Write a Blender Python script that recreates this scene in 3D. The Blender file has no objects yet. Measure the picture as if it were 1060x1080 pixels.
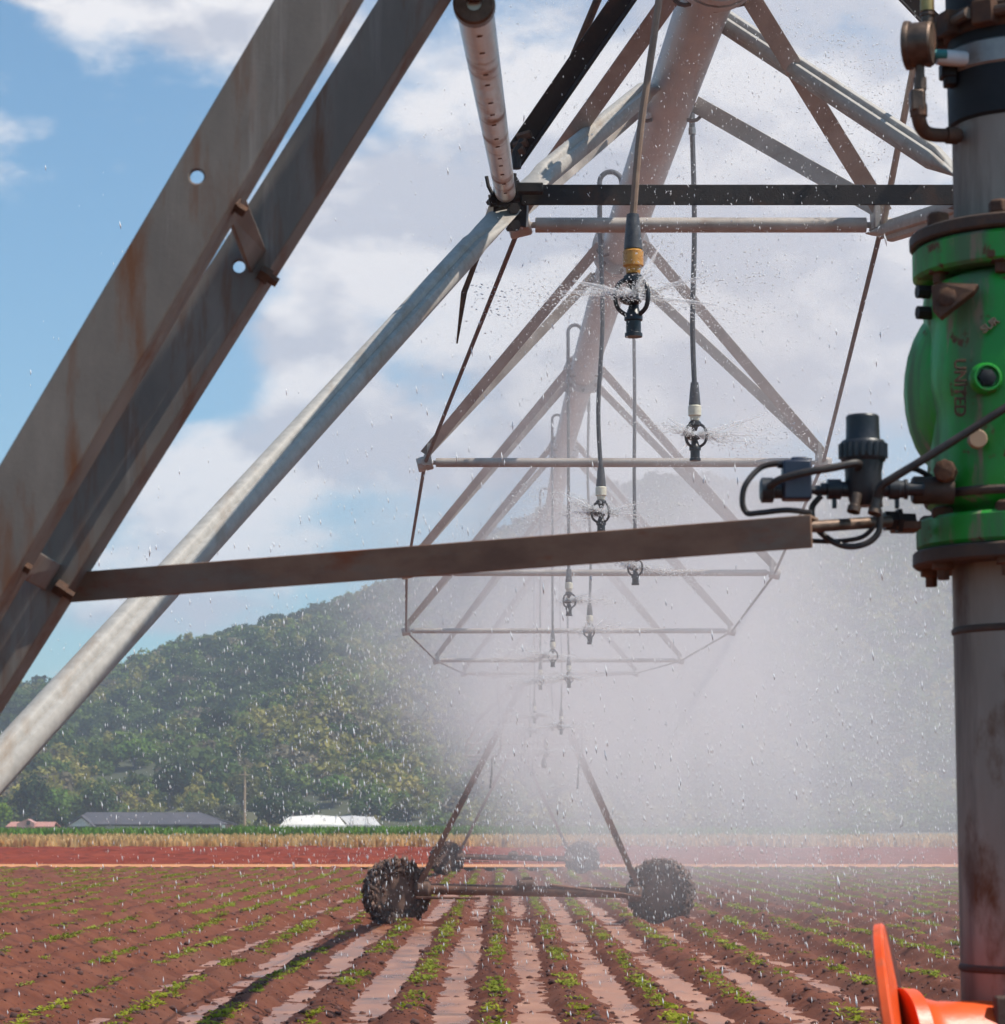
import bpy, bmesh, math, random
import numpy as np
from mathutils import Vector, Matrix

random.seed(7)
RNG = np.random.default_rng(7)
scene = bpy.context.scene
COL = scene.collection
R = math.radians
PI = math.pi

# ------------------------------------------------------------------ camera
F, CX, CY = 2700.0, 530.0, 540.0
CAM_Z = 1.55
PITCH = math.atan(328.0 / F)
cd = bpy.data.cameras.new("camera")
cam = bpy.data.objects.new("camera", cd)
COL.objects.link(cam)
cam.location = (0, 0, CAM_Z)
cam.rotation_euler = (PI / 2 + PITCH, 0, 0)
cd.sensor_fit = 'HORIZONTAL'
cd.sensor_width = 36.0
cd.lens = 36.0 * F / 1060.0
cd.clip_start = 0.05
cd.clip_end = 6000
cd.dof.use_dof = True
cd.dof.focus_distance = 9.0
cd.dof.aperture_fstop = 16
scene.camera = cam

# ------------------------------------------------------------------ sky, sun, exposure
SUN_EL, SUN_AZ = 58.0, 104.0           # degrees; azimuth measured from +Y (view axis) towards +X
scene.view_settings.view_transform = 'Standard'
scene.view_settings.look = 'None'
scene.view_settings.gamma = 1.0
scene.view_settings.exposure = 0.55
world = bpy.data.worlds.new("World")
scene.world = world
world.use_nodes = True
world.cycles.sampling_method = 'MANUAL'
world.cycles.sample_map_resolution = 512
WT = world.node_tree
for n in list(WT.nodes):
    WT.nodes.remove(n)


def wn(t, **kw):
    n = WT.nodes.new(t)
    for k, v in kw.items():
        setattr(n, k, v)
    return n


def wl(a, b):
    WT.links.new(a, b)


def wmath(op, a, b=None, clamp=False):
    n = wn('ShaderNodeMath', operation=op)
    n.use_clamp = clamp
    for i, v in enumerate((a, b)):
        if v is None:
            continue
        if isinstance(v, (int, float)):
            n.inputs[i].default_value = v
        else:
            wl(v, n.inputs[i])
    return n.outputs[0]


def wvec(op, a, b):
    n = wn('ShaderNodeVectorMath', operation=op)
    for i, v in enumerate((a, b)):
        if isinstance(v, tuple):
            n.inputs[i].default_value = v
        else:
            wl(v, n.inputs[i])
    return n


def view_dir(px, py):
    x, u = (px - CX) / F, (CY - py) / F
    v = Vector((x, math.cos(PITCH) - u * math.sin(PITCH), math.sin(PITCH) + u * math.cos(PITCH)))
    return v.normalized()


sky = wn('ShaderNodeTexSky', sky_type='NISHITA')
sky.sun_disc = False
sky.sun_elevation = R(SUN_EL)
sky.sun_rotation = R(SUN_AZ)
sky.air_density = 1.0
sky.dust_density = 0.6
sky.ozone_density = 2.5
tc = wn('ShaderNodeTexCoord')
DIR = tc.outputs['Generated']


def wnoise(vec, scale, detail, rough):
    n = wn('ShaderNodeTexNoise')
    n.inputs['Scale'].default_value = scale
    n.inputs['Detail'].default_value = detail
    n.inputs['Roughness'].default_value = rough
    wl(vec, n.inputs['Vector'])
    return n.outputs['Fac']


stretch = wvec('MULTIPLY', DIR, (1.0, 1.0, 1.75)).outputs[0]
big = wnoise(stretch, 9.0, 6.0, 0.55)
up = wvec('ADD', DIR, (0.012, 0.0, 0.016)).outputs[0]
big_up = wnoise(wvec('MULTIPLY', up, (1.0, 1.0, 1.75)).outputs[0], 9.0, 6.0, 0.55)
fine = wnoise(stretch, 38.0, 8.0, 0.6)
# cumulus banks: centre (as seen from the field), half width, half height in radians, weight
BANKS = [((405, 245), 0.060, 0.024, 0.40), ((320, 365), 0.028, 0.022, 0.30), ((330, 480), 0.085, 0.022, 0.30),
         ((200, 560), 0.060, 0.024, 0.20), ((230, 20), 0.075, 0.022, 0.30), ((60, -15), 0.04, 0.008, 0.3),
         ((740, 200), 0.16, 0.14, 0.31), ((840, 330), 0.10, 0.04, 0.16), ((190, 650), 0.05, 0.012, 0.2)]
dens = wmath('ADD', wmath('MULTIPLY', big, 0.8), wmath('MULTIPLY', fine, 0.28))
for (c, rx, rz, wgt) in BANKS:
    d0 = view_dir(*c)
    diff = wvec('SUBTRACT', DIR, tuple(d0)).outputs[0]
    sc_ = wvec('MULTIPLY', diff, (1 / rx, 1 / rx, 1 / rz))
    ln = wn('ShaderNodeVectorMath', operation='LENGTH')
    wl(sc_.outputs[0], ln.inputs[0])
    mr = wn('ShaderNodeMapRange', interpolation_type='SMOOTHSTEP')
    wl(ln.outputs['Value'], mr.inputs['Value'])
    mr.inputs['From Min'].default_value = 1.45
    mr.inputs['From Max'].default_value = 0.15
    mr.inputs['To Min'].default_value = 0.0
    mr.inputs['To Max'].default_value = wgt
    dens = wmath('ADD', dens, mr.outputs['Result'])
cov = wn('ShaderNodeMapRange', interpolation_type='SMOOTHSTEP')
wl(dens, cov.inputs['Value'])
cov.inputs['From Min'].default_value = 0.60
cov.inputs['From Max'].default_value = 0.80
shade = wmath('ADD', wmath('MULTIPLY', wmath('SUBTRACT', big, big_up), 6.5), 0.55, clamp=True)
thick = wn('ShaderNodeMapRange')
wl(dens, thick.inputs['Value'])
thick.inputs['From Min'].default_value = 0.66
thick.inputs['From Max'].default_value = 1.02
lit = wmath('SUBTRACT', shade, wmath('MULTIPLY', thick.outputs['Result'], 0.22), clamp=True)
cramp = wn('ShaderNodeValToRGB')
wl(lit, cramp.inputs['Fac'])
cramp.color_ramp.elements[0].position = 0.12
cramp.color_ramp.elements[0].color = (4.2, 4.28, 4.8, 1)
cramp.color_ramp.elements[1].position = 0.75
cramp.color_ramp.elements[1].color = (6.9, 6.65, 6.6, 1)
mixc = wn('ShaderNodeMix', data_type='RGBA')
skyt = wn('ShaderNodeMix', data_type='RGBA', blend_type='MULTIPLY')
skyt.inputs[0].default_value = 1.0
wl(sky.outputs['Color'], skyt.inputs[6])
skyt.inputs[7].default_value = (0.62, 0.92, 0.98, 1)
wl(wmath('MULTIPLY', cov.outputs['Result'], 0.93), mixc.inputs[0])
wl(skyt.outputs[2], mixc.inputs[6])
wl(cramp.outputs['Color'], mixc.inputs[7])
bg = wn('ShaderNodeBackground')
wl(mixc.outputs[2], bg.inputs['Color'])
bg.inputs['Strength'].default_value = 0.10
wo = wn('ShaderNodeOutputWorld')
wl(bg.outputs[0], wo.inputs['Surface'])

sd = bpy.data.lights.new("sun", 'SUN')
sd.energy = 3.9
sd.angle = R(0.53)
sd.color = (1.0, 0.94, 0.85)
sun = bpy.data.objects.new("sun", sd)
COL.objects.link(sun)
to_sun = Vector((math.sin(R(SUN_AZ)) * math.cos(R(SUN_EL)), math.cos(R(SUN_AZ)) * math.cos(R(SUN_EL)), math.sin(R(SUN_EL))))
sun.rotation_euler = to_sun.to_track_quat('Z', 'Y').to_euler()
sun.location = (20, 10, 40)

cy = scene.cycles
cy.use_denoising = True
try:
    cy.denoiser = 'OPENIMAGEDENOISE'
except Exception:
    pass
cy.max_bounces = 5
cy.diffuse_bounces = 2
cy.glossy_bounces = 2
cy.transmission_bounces = 2
cy.transparent_max_bounces = 64
cy.use_adaptive_sampling = True
cy.adaptive_threshold = 0.025
cy.volume_bounces = 1
cy.caustics_reflective = False
cy.caustics_refractive = False


# ------------------------------------------------------------------ helpers
def P(px, py, Y):
    """World point at depth Y that the photograph shows at (px, py)."""
    x, u = (px - CX) / F, (CY - py) / F
    dy = math.cos(PITCH) - u * math.sin(PITCH)
    dz = math.sin(PITCH) + u * math.cos(PITCH)
    k = Y / dy
    return Vector((x * k, Y, CAM_Z + dz * k))


def tag(o, label=None, cat=None, group=None, kind=None):
    if label:
        o["label"] = label
    if cat:
        o["category"] = cat
    if group:
        o["group"] = group
    if kind:
        o["kind"] = kind
    return o


def empty(name, loc=(0, 0, 0), label=None, cat=None, group=None):
    o = bpy.data.objects.new(name, None)
    o.empty_display_size = 0.1
    o.location = loc
    COL.objects.link(o)
    return tag(o, label, cat, group)


def frame(d):
    d = Vector(d).normalized()
    a = Vector((0, 0, 1)) if abs(d.z) < 0.95 else Vector((1, 0, 0))
    u = d.cross(a).normalized()
    return u, d.cross(u).normalized(), d


class MB:
    """Collects vertices and faces, then links them as one mesh object."""

    def __init__(self):
        self.v, self.f = [], []

    def add(self, vs, fs):
        o = len(self.v)
        self.v += [tuple(p) for p in vs]
        self.f += [tuple(i + o for i in f) for f in fs]
        return self

    def box(self, c, half, axes=None):
        c = Vector(c)
        ax = axes or (Vector((1, 0, 0)), Vector((0, 1, 0)), Vector((0, 0, 1)))
        vs = []
        for sx, sy, sz in ((-1, -1, -1), (1, -1, -1), (1, 1, -1), (-1, 1, -1), (-1, -1, 1), (1, -1, 1), (1, 1, 1), (-1, 1, 1)):
            vs.append(c + ax[0] * (sx * half[0]) + ax[1] * (sy * half[1]) + ax[2] * (sz * half[2]))
        return self.add(vs, [(0, 3, 2, 1), (4, 5, 6, 7), (0, 1, 5, 4), (1, 2, 6, 5), (2, 3, 7, 6), (3, 0, 4, 7)])

    def beam(self, p0, p1, w, h, upv=None):
        p0, p1 = Vector(p0), Vector(p1)
        d = (p1 - p0).normalized()
        u = Vector(upv) if upv else (Vector((0, 0, 1)) if abs(d.z) < 0.9 else Vector((0, 1, 0)))
        s = d.cross(u).normalized()
        u = s.cross(d).normalized()
        return self.box((p0 + p1) / 2, (w / 2, (p1 - p0).length / 2, h / 2), (s, d, u))

    def rings(self, rings, caps=True, closed=False):
        n = len(rings[0])
        vs = [p for r in rings for p in r]
        fs = []
        m = len(rings)
        for i in range(m if closed else m - 1):
            a, b = i * n, ((i + 1) % m) * n
            for j in range(n):
                k = (j + 1) % n
                fs.append((a + j, a + k, b + k, b + j))
        if caps and not closed:
            fs.append(tuple(range(n))[::-1])
            fs.append(tuple((m - 1) * n + j for j in range(n)))
        return self.add(vs, fs)

    def tube(self, p0, p1, r0, r1=None, n=16, caps=True):
        return self.path([p0, p1], [r0, r0 if r1 is None else r1], n, caps)

    def path(self, pts, r, n=12, caps=True, closed=False):
        pts = [Vector(p) for p in pts]
        rs = r if isinstance(r, (list, tuple)) else [r] * len(pts)
        rings, u = [], None
        for i, p in enumerate(pts):
            if closed:
                d = pts[(i + 1) % len(pts)] - pts[i - 1]
            else:
                d = pts[min(i + 1, len(pts) - 1)] - pts[max(i - 1, 0)]
            d = d.normalized()
            if u is None:
                u = frame(d)[0]
            u = (u - d * u.dot(d)).normalized()
            w = d.cross(u)
            rings.append([p + (u * math.cos(2 * PI * k / n) + w * math.sin(2 * PI * k / n)) * rs[i] for k in range(n)])
        return self.rings(rings, caps, closed)

    def lathe(self, prof, base=(0, 0, 0), axis=(0, 0, 1), n=24, caps=True, scale=(1, 1)):
        u, w, d = frame(axis)
        b = Vector(base)
        rings = [[b + d * h + (u * math.cos(2 * PI * k / n) * scale[0] + w * math.sin(2 * PI * k / n) * scale[1]) * max(r, 1e-4) for k in range(n)] for (r, h) in prof]
        return self.rings(rings, caps)

    def prism(self, poly, c, ax, ay, az, depth):
        c, ax, ay, az = Vector(c), Vector(ax), Vector(ay), Vector(az)
        n = len(poly)
        vs = [c + ax * x + ay * y for x, y in poly] + [c + ax * x + ay * y + az * depth for x, y in poly]
        fs = [tuple(range(n))[::-1], tuple(range(n, 2 * n))] + [(j, (j + 1) % n, n + (j + 1) % n, n + j) for j in range(n)]
        return self.add(vs, fs)

    def build(self, name, mat, parent=None, smooth=True, bevel=0.0, angle=35, kind=None, label=None, origin=None):
        me = bpy.data.meshes.new(name)
        off = Vector(origin) if origin is not None else (world_loc(parent) if parent else Vector((0, 0, 0)))
        me.from_pydata([tuple(Vector(v) - off) for v in self.v], [], self.f)
        bm = bmesh.new()
        bm.from_mesh(me)
        bmesh.ops.recalc_face_normals(bm, faces=bm.faces)
        bm.to_mesh(me)
        bm.free()
        if smooth:
            me.shade_smooth()
            me.set_sharp_from_angle(angle=R(angle))
        me.materials.append(mat)
        o = bpy.data.objects.new(name, me)
        COL.objects.link(o)
        if parent:
            o.parent = parent
            o.location = (0, 0, 0)
        elif origin is not None:
            o.location = origin
        if bevel:
            b = o.modifiers.new("bevel", 'BEVEL')
            b.width = bevel
            b.segments = 2
            b.limit_method = 'ANGLE'
            b.angle_limit = R(40)
        return tag(o, label, None, None, kind)


def world_loc(o):
    v = Vector((0, 0, 0))
    while o:
        v += Vector(o.location)
        o = o.parent
    return v


def arc(c, r, a0, a1, n, u, w):
    c, u, w = Vector(c), Vector(u), Vector(w)
    return [c + u * (r * math.cos(R(a0 + (a1 - a0) * i / n))) + w * (r * math.sin(R(a0 + (a1 - a0) * i / n))) for i in range(n + 1)]


def smooth_path(pts, sub=6):
    pts = [Vector(p) for p in pts]
    out = []
    for i in range(len(pts) - 1):
        p0, p1, p2, p3 = pts[max(i - 1, 0)], pts[i], pts[i + 1], pts[min(i + 2, len(pts) - 1)]
        for k in range(sub):
            t = k / sub
            out.append(0.5 * ((2 * p1) + (p2 - p0) * t + (2 * p0 - 5 * p1 + 4 * p2 - p3) * t * t + (3 * p1 - p0 - 3 * p2 + p3) * t ** 3))
    out.append(pts[-1])
    return out


def copy_tree(o, parent=None):
    c = o.copy()
    COL.objects.link(c)
    c.parent = parent
    for ch in o.children:
        copy_tree(ch, c)
    return c


def np_mesh(name, verts, faces, mat, smooth=False):
    """Fast mesh from numpy arrays (faces: n x k, all of one size)."""
    me = bpy.data.meshes.new(name)
    verts = np.asarray(verts, dtype=np.float32)
    faces = np.asarray(faces, dtype=np.int32)
    k = faces.shape[1]
    me.vertices.add(len(verts))
    me.vertices.foreach_set("co", verts.ravel())
    me.loops.add(faces.size)
    me.loops.foreach_set("vertex_index", faces.ravel())
    me.polygons.add(len(faces))
    me.polygons.foreach_set("loop_start", np.arange(0, faces.size, k, dtype=np.int32))
    if smooth:
        me.polygons.foreach_set("use_smooth", np.ones(len(faces), dtype=bool))
    me.update(calc_edges=True)
    me.validate()
    me.materials.append(mat)
    return me


def np_obj(name, verts, faces, mat, smooth=False):
    o = bpy.data.objects.new(name, np_mesh(name, verts, faces, mat, smooth))
    COL.objects.link(o)
    return o


def vnoise(x, y, seed):
    """Smooth value noise on arrays."""
    x, y = np.asarray(x, dtype=np.float64), np.asarray(y, dtype=np.float64)
    xi, yi = np.floor(x).astype(np.int64), np.floor(y).astype(np.int64)
    fx, fy = x - xi, y - yi
    fx, fy = fx * fx * (3 - 2 * fx), fy * fy * (3 - 2 * fy)

    def h(a, b):
        n = (a * 374761393 + b * 668265263 + seed * 1274126177) & 0x7fffffff
        n = ((n ^ (n >> 13)) * 1103515245 + 12345) & 0x7fffffff
        n = ((n ^ (n >> 15)) * 69069 + 1) & 0x7fffffff
        return (n & 0xffff) / 65535.0
    return (h(xi, yi) * (1 - fx) + h(xi + 1, yi) * fx) * (1 - fy) + (h(xi, yi + 1) * (1 - fx) + h(xi + 1, yi + 1) * fx) * fy


def fbm(x, y, seed, octv=4):
    a, s, t = 0.5, 0.0, 0.0
    for i in range(octv):
        s = s + a * vnoise(x * 2 ** i, y * 2 ** i, seed + i * 17)
        t += a
        a *= 0.5
    return s / t


# ------------------------------------------------------------------ materials
def ramp_node(nt, stops):
    n = nt.nodes.new('ShaderNodeValToRGB')
    el = n.color_ramp.elements
    while len(el) < len(stops):
        el.new(0.5)
    for e, (p, c) in zip(el, stops):
        e.position = p
        e.color = (*c, 1)
    return n


def material(name, stops, scale=6.0, stretch=(1, 1, 1), rough=(0.5, 0.7), metal=0.0, bump=0.0, bump_scale=None,
             over=None, detail=6.0, coat=0.0, trans=0.0, coord='Object', vary=0.0, spec=0.5):
    """Principled material; base colour from noise through a ramp. over = (colour, scale, stretch, lo, hi): a second layer
    (rust, chipped paint, stains) with a shape of its own."""
    m = bpy.data.materials.new(name)
    m.use_nodes = True
    nt = m.node_tree
    b = nt.nodes['Principled BSDF']
    tcn = nt.nodes.new('ShaderNodeTexCoord')

    def noise(sc, st, det=detail, ro=0.6):
        mp = nt.nodes.new('ShaderNodeMapping')
        mp.inputs['Scale'].default_value = st
        nt.links.new(tcn.outputs[coord], mp.inputs['Vector'])
        nn = nt.nodes.new('ShaderNodeTexNoise')
        nn.inputs['Scale'].default_value = sc
        nn.inputs['Detail'].default_value = det
        nn.inputs['Roughness'].default_value = ro
        nt.links.new(mp.outputs[0], nn.inputs['Vector'])
        return nn.outputs['Fac']
    f = noise(scale, stretch)
    col = ramp_node(nt, stops)
    nt.links.new(f, col.inputs['Fac'])
    cout = col.outputs['Color']
    rr = nt.nodes.new('ShaderNodeMapRange')
    nt.links.new(f, rr.inputs['Value'])
    rr.inputs['From Min'].default_value = 0.3
    rr.inputs['From Max'].default_value = 0.7
    rr.inputs['To Min'].default_value = rough[0]
    rr.inputs['To Max'].default_value = rough[1]
    rout = rr.outputs['Result']
    for lay in ([over] if over and not isinstance(over, list) else (over or [])):
        c2, sc2, st2, lo, hi = lay
        f2 = noise(sc2, st2, 8.0, 0.65)
        mr2 = nt.nodes.new('ShaderNodeMapRange')
        nt.links.new(f2, mr2.inputs['Value'])
        mr2.inputs['From Min'].default_value = lo
        mr2.inputs['From Max'].default_value = hi
        mx = nt.nodes.new('ShaderNodeMix')
        mx.data_type = 'RGBA'
        nt.links.new(mr2.outputs['Result'], mx.inputs[0])
        nt.links.new(cout, mx.inputs[6])
        mx.inputs[7].default_value = (*c2, 1)
        cout = mx.outputs[2]
        mxr = nt.nodes.new('ShaderNodeMix')
        nt.links.new(mr2.outputs['Result'], mxr.inputs[0])
        nt.links.new(rout, mxr.inputs[2])
        mxr.inputs[3].default_value = 0.85
        rout = mxr.outputs[0]
    if vary:
        oi = nt.nodes.new('ShaderNodeObjectInfo')
        hs = nt.nodes.new('ShaderNodeHueSaturation')
        mv = nt.nodes.new('ShaderNodeMapRange')
        nt.links.new(oi.outputs['Random'], mv.inputs['Value'])
        mv.inputs['To Min'].default_value = 1 - vary
        mv.inputs['To Max'].default_value = 1 + vary
        nt.links.new(mv.outputs['Result'], hs.inputs['Value'])
        nt.links.new(cout, hs.inputs['Color'])
        cout = hs.outputs['Color']
    nt.links.new(cout, b.inputs['Base Color'])
    nt.links.new(rout, b.inputs['Roughness'])
    b.inputs['Metallic'].default_value = metal
    b.inputs['Specular IOR Level'].default_value = spec
    if coat:
        b.inputs['Coat Weight'].default_value = coat
        b.inputs['Coat Roughness'].default_value = 0.08
    if trans:
        b.inputs['Transmission Weight'].default_value = trans
    if bump:
        bn = nt.nodes.new('ShaderNodeBump')
        bn.inputs['Strength'].default_value = bump
        bn.inputs['Distance'].default_value = 0.01
        nt.links.new(noise(bump_scale or scale * 4, (1, 1, 1), 8.0, 0.7), bn.inputs['Height'])
        nt.links.new(bn.outputs[0], b.inputs['Normal'])
    return m


def leaf_material(name, stops, vary_random=True, scale=0.35, trans=0.35):
    """Foliage: colour by instance / object random through a ramp, slightly translucent."""
    m = bpy.data.materials.new(name)
    m.use_nodes = True
    nt = m.node_tree
    nt.nodes.remove(nt.nodes['Principled BSDF'])
    out = nt.nodes['Material Output']
    col = ramp_node(nt, stops)
    if vary_random:
        oi = nt.nodes.new('ShaderNodeObjectInfo')
        nt.links.new(oi.outputs['Random'], col.inputs['Fac'])
    else:
        tcn = nt.nodes.new('ShaderNodeTexCoord')
        nn = nt.nodes.new('ShaderNodeTexNoise')
        nn.inputs['Scale'].default_value = scale
        nn.inputs['Detail'].default_value = 5
        nt.links.new(tcn.outputs['Object'], nn.inputs['Vector'])
        nt.links.new(nn.outputs['Fac'], col.inputs['Fac'])
    tcn = nt.nodes.new('ShaderNodeTexCoord')
    n2 = nt.nodes.new('ShaderNodeTexNoise')
    n2.inputs['Scale'].default_value = 1.3
    n2.inputs['Detail'].default_value = 3
    nt.links.new(tcn.outputs['Object'], n2.inputs['Vector'])
    hs = nt.nodes.new('ShaderNodeHueSaturation')
    mv = nt.nodes.new('ShaderNodeMapRange')
    mv.inputs['From Min'].default_value = 0.3
    mv.inputs['From Max'].default_value = 0.7
    mv.inputs['To Min'].default_value = 0.65
    mv.inputs['To Max'].default_value = 1.35
    nt.links.new(n2.outputs['Fac'], mv.inputs['Value'])
    nt.links.new(mv.outputs['Result'], hs.inputs['Value'])
    nt.links.new(col.outputs['Color'], hs.inputs['Color'])
    d = nt.nodes.new('ShaderNodeBsdfDiffuse')
    t = nt.nodes.new('ShaderNodeBsdfTranslucent')
    mx = nt.nodes.new('ShaderNodeMixShader')
    mx.inputs[0].default_value = trans
    for sh in (d, t):
        nt.links.new(hs.outputs['Color'], sh.inputs['Color'])
    nt.links.new(d.outputs[0], mx.inputs[1])
    nt.links.new(t.outputs[0], mx.inputs[2])
    nt.links.new(mx.outputs[0], out.inputs['Surface'])
    return m


MAT = {}
MAT['leg'] = material('rust_stained_steel', [(0.25, (0.12, 0.097, 0.08)), (0.5, (0.20, 0.165, 0.135)), (0.75, (0.32, 0.27, 0.225))],
                      scale=5, stretch=(1.2, 1, 0.5), rough=(0.55, 0.8), metal=0.1, bump=0.06, bump_scale=160,
                      over=[((0.18, 0.075, 0.035), 7, (2.6, 1, 0.45), 0.50, 0.68), ((0.36, 0.32, 0.28), 5, (4, 1, 0.25), 0.58, 0.8)])
MAT['bar'] = material('rusty_brown_bar', [(0.3, (0.20, 0.095, 0.055)), (0.55, (0.31, 0.165, 0.10)), (0.75, (0.36, 0.23, 0.155))],
                      scale=14, stretch=(0.7, 1, 1.5), rough=(0.6, 0.85), metal=0.2, bump=0.15, bump_scale=120,
                      over=[((0.26, 0.205, 0.155), 3, (1, 1, 2.5), 0.46, 0.62), ((0.30, 0.10, 0.045), 9, (0.6, 1, 2), 0.58, 0.68)])
MAT['galv'] = material('galvanised_tube', [(0.3, (0.32, 0.295, 0.262)), (0.5, (0.38, 0.35, 0.315)), (0.7, (0.44, 0.41, 0.372))],
                       scale=45, rough=(0.6, 0.8), metal=0.12, bump=0.08, bump_scale=150,
                       over=((0.27, 0.19, 0.13), 9, (1.6, 0.35, 0.6), 0.52, 0.80))
MAT['alu'] = material('wet_aluminium_tube', [(0.3, (0.45, 0.42, 0.40)), (0.7, (0.68, 0.66, 0.64))], scale=12, rough=(0.28, 0.45), metal=0.75,
                      over=((0.28, 0.17, 0.11), 5, (1, 1, 1), 0.56, 0.72))
MAT['black_steel'] = material('wet_black_steel', [(0.3, (0.009, 0.007, 0.007)), (0.7, (0.030, 0.021, 0.017))], scale=20, rough=(0.45, 0.7), spec=0.3,
                              metal=0.0, bump=0.2, bump_scale=160, over=((0.10, 0.04, 0.02), 6, (1, 1, 1), 0.55, 0.75))
MAT['brace'] = material('weathered_angle', [(0.3, (0.28, 0.235, 0.20)), (0.55, (0.42, 0.365, 0.32)), (0.75, (0.54, 0.485, 0.44))], scale=8,
                        rough=(0.4, 0.7), metal=0.3, bump=0.12, bump_scale=100, over=((0.26, 0.16, 0.115), 5, (1, 1, 1), 0.58, 0.8))
MAT['pipe'] = material('wet_zinc_pipe', [(0.3, (0.34, 0.295, 0.275)), (0.55, (0.46, 0.41, 0.39)), (0.75, (0.58, 0.54, 0.52))], scale=5,
                       rough=(0.35, 0.6), metal=0.25, bump=0.1, bump_scale=120, over=((0.24, 0.16, 0.13), 3, (1, 1, 1), 0.6, 0.8))
MAT['riser'] = material('grey_riser_pipe', [(0.3, (0.24, 0.195, 0.155)), (0.55, (0.34, 0.285, 0.235)), (0.75, (0.43, 0.37, 0.31))], scale=4,
                        stretch=(2, 2, 0.5), rough=(0.5, 0.7), metal=0.2, bump=0.08, bump_scale=120, spec=0.2,
                        over=[((0.15, 0.065, 0.03), 5, (1.5, 1.5, 0.8), 0.56, 0.68), ((0.14, 0.11, 0.095), 2.5, (3, 3, 0.35), 0.52, 0.7)])
MAT['green'] = material('chipped_green_paint', [(0.3, (0.016, 0.26, 0.022)), (0.6, (0.025, 0.37, 0.036)), (0.8, (0.06, 0.46, 0.07))], scale=5,
                        rough=(0.28, 0.45), metal=0.0, bump=0.12, bump_scale=40,
                        over=[((0.10, 0.20, 0.09), 5, (3, 3, 0.5), 0.47, 0.62), ((0.26, 0.21, 0.14), 11, (2.4, 2.4, 0.4), 0.575, 0.65), ((0.13, 0.06, 0.03), 26, (1, 1, 1), 0.60, 0.66)])
MAT['rust'] = material('rusted_iron', [(0.3, (0.055, 0.028, 0.018)), (0.55, (0.14, 0.065, 0.035)), (0.75, (0.27, 0.13, 0.065))], scale=30,
                       rough=(0.6, 0.85), metal=0.25, bump=0.4, bump_scale=200)
MAT['dark_flange'] = material('dark_rusty_flange', [(0.3, (0.04, 0.028, 0.022)), (0.6, (0.10, 0.065, 0.048)), (0.8, (0.20, 0.10, 0.055))], scale=16,
                              rough=(0.5, 0.8), metal=0.3, bump=0.3, bump_scale=150)
MAT['rubber'] = material('black_rubber', [(0.3, (0.008, 0.009, 0.011)), (0.7, (0.022, 0.023, 0.026))], scale=20, rough=(0.5, 0.7), bump=0.1, bump_scale=80, spec=0.3)
MAT['plastic'] = material('black_plastic', [(0.3, (0.011, 0.012, 0.015)), (0.7, (0.030, 0.032, 0.038))], scale=30, rough=(0.3, 0.5), bump=0.08, bump_scale=150,
                          over=((0.10, 0.075, 0.06), 25, (1, 1, 1), 0.62, 0.9))
MAT['blueplastic'] = material('navy_solenoid_plastic', [(0.3, (0.018, 0.024, 0.045)), (0.7, (0.035, 0.045, 0.075))], scale=30, rough=(0.35, 0.5))
MAT['cable'] = material('muddy_cable', [(0.3, (0.012, 0.010, 0.010)), (0.7, (0.05, 0.033, 0.026))], scale=40, rough=(0.4, 0.6))
MAT['band'] = material('worn_steel_band', [(0.3, (0.20, 0.19, 0.18)), (0.7, (0.42, 0.41, 0.39))], scale=25, rough=(0.35, 0.6), metal=0.6,
                       over=((0.20, 0.11, 0.06), 12, (1, 1, 1), 0.55, 0.7))
MAT['bronze'] = material('tarnished_bronze', [(0.3, (0.075, 0.048, 0.034)), (0.55, (0.16, 0.105, 0.075)), (0.75, (0.26, 0.18, 0.125))], scale=35,
                         rough=(0.35, 0.6), metal=0.55, bump=0.15, bump_scale=150)
MAT['brass'] = material('brass', [(0.3, (0.35, 0.20, 0.07)), (0.7, (0.58, 0.38, 0.15))], scale=30, rough=(0.25, 0.45), metal=0.8)
MAT['teal'] = material('verdigris', [(0.3, (0.02, 0.16, 0.16)), (0.7, (0.05, 0.28, 0.27))], scale=40, rough=(0.5, 0.8))
MAT['white_tape'] = material('white_tape', [(0.3, (0.65, 0.64, 0.62)), (0.7, (0.8, 0.79, 0.77))], scale=30, rough=(0.5, 0.7))
MAT['glass_face'] = material('gauge_glass', [(0.3, (0.55, 0.52, 0.46)), (0.7, (0.7, 0.67, 0.6))], scale=8, rough=(0.1, 0.2))
MAT['orange'] = material('glossy_orange_paint', [(0.3, (0.72, 0.075, 0.012)), (0.7, (0.85, 0.12, 0.02))], scale=6, rough=(0.32, 0.45), coat=0.0, bump=0.12, bump_scale=60, over=[((0.30, 0.09, 0.04), 14, (1, 1, 1), 0.58, 0.72), ((0.62, 0.22, 0.10), 40, (1, 1, 1), 0.60, 0.72)])
MAT['hose'] = material('wet_dark_hose', [(0.3, (0.035, 0.035, 0.04)), (0.7, (0.11, 0.105, 0.105))], scale=60, rough=(0.25, 0.5), bump=0.2, bump_scale=200)
MAT['tan_hose'] = material('tan_pvc_tube', [(0.3, (0.20, 0.12, 0.075)), (0.7, (0.32, 0.21, 0.14))], scale=30, rough=(0.35, 0.55))
MAT['cream'] = material('cream_adapter', [(0.3, (0.60, 0.54, 0.40)), (0.7, (0.78, 0.73, 0.60))], scale=60, rough=(0.3, 0.5))
MAT['amber'] = material('amber_nozzle', [(0.3, (0.55, 0.22, 0.03)), (0.7, (0.75, 0.38, 0.08))], scale=60, rough=(0.2, 0.4), trans=0.2)
MAT['tyre'] = material('muddy_tyre', [(0.3, (0.05, 0.031, 0.025)), (0.55, (0.10, 0.06, 0.046)), (0.75, (0.19, 0.10, 0.068))], scale=12, rough=(0.6, 0.9), bump=0.6, bump_scale=60)
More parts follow.
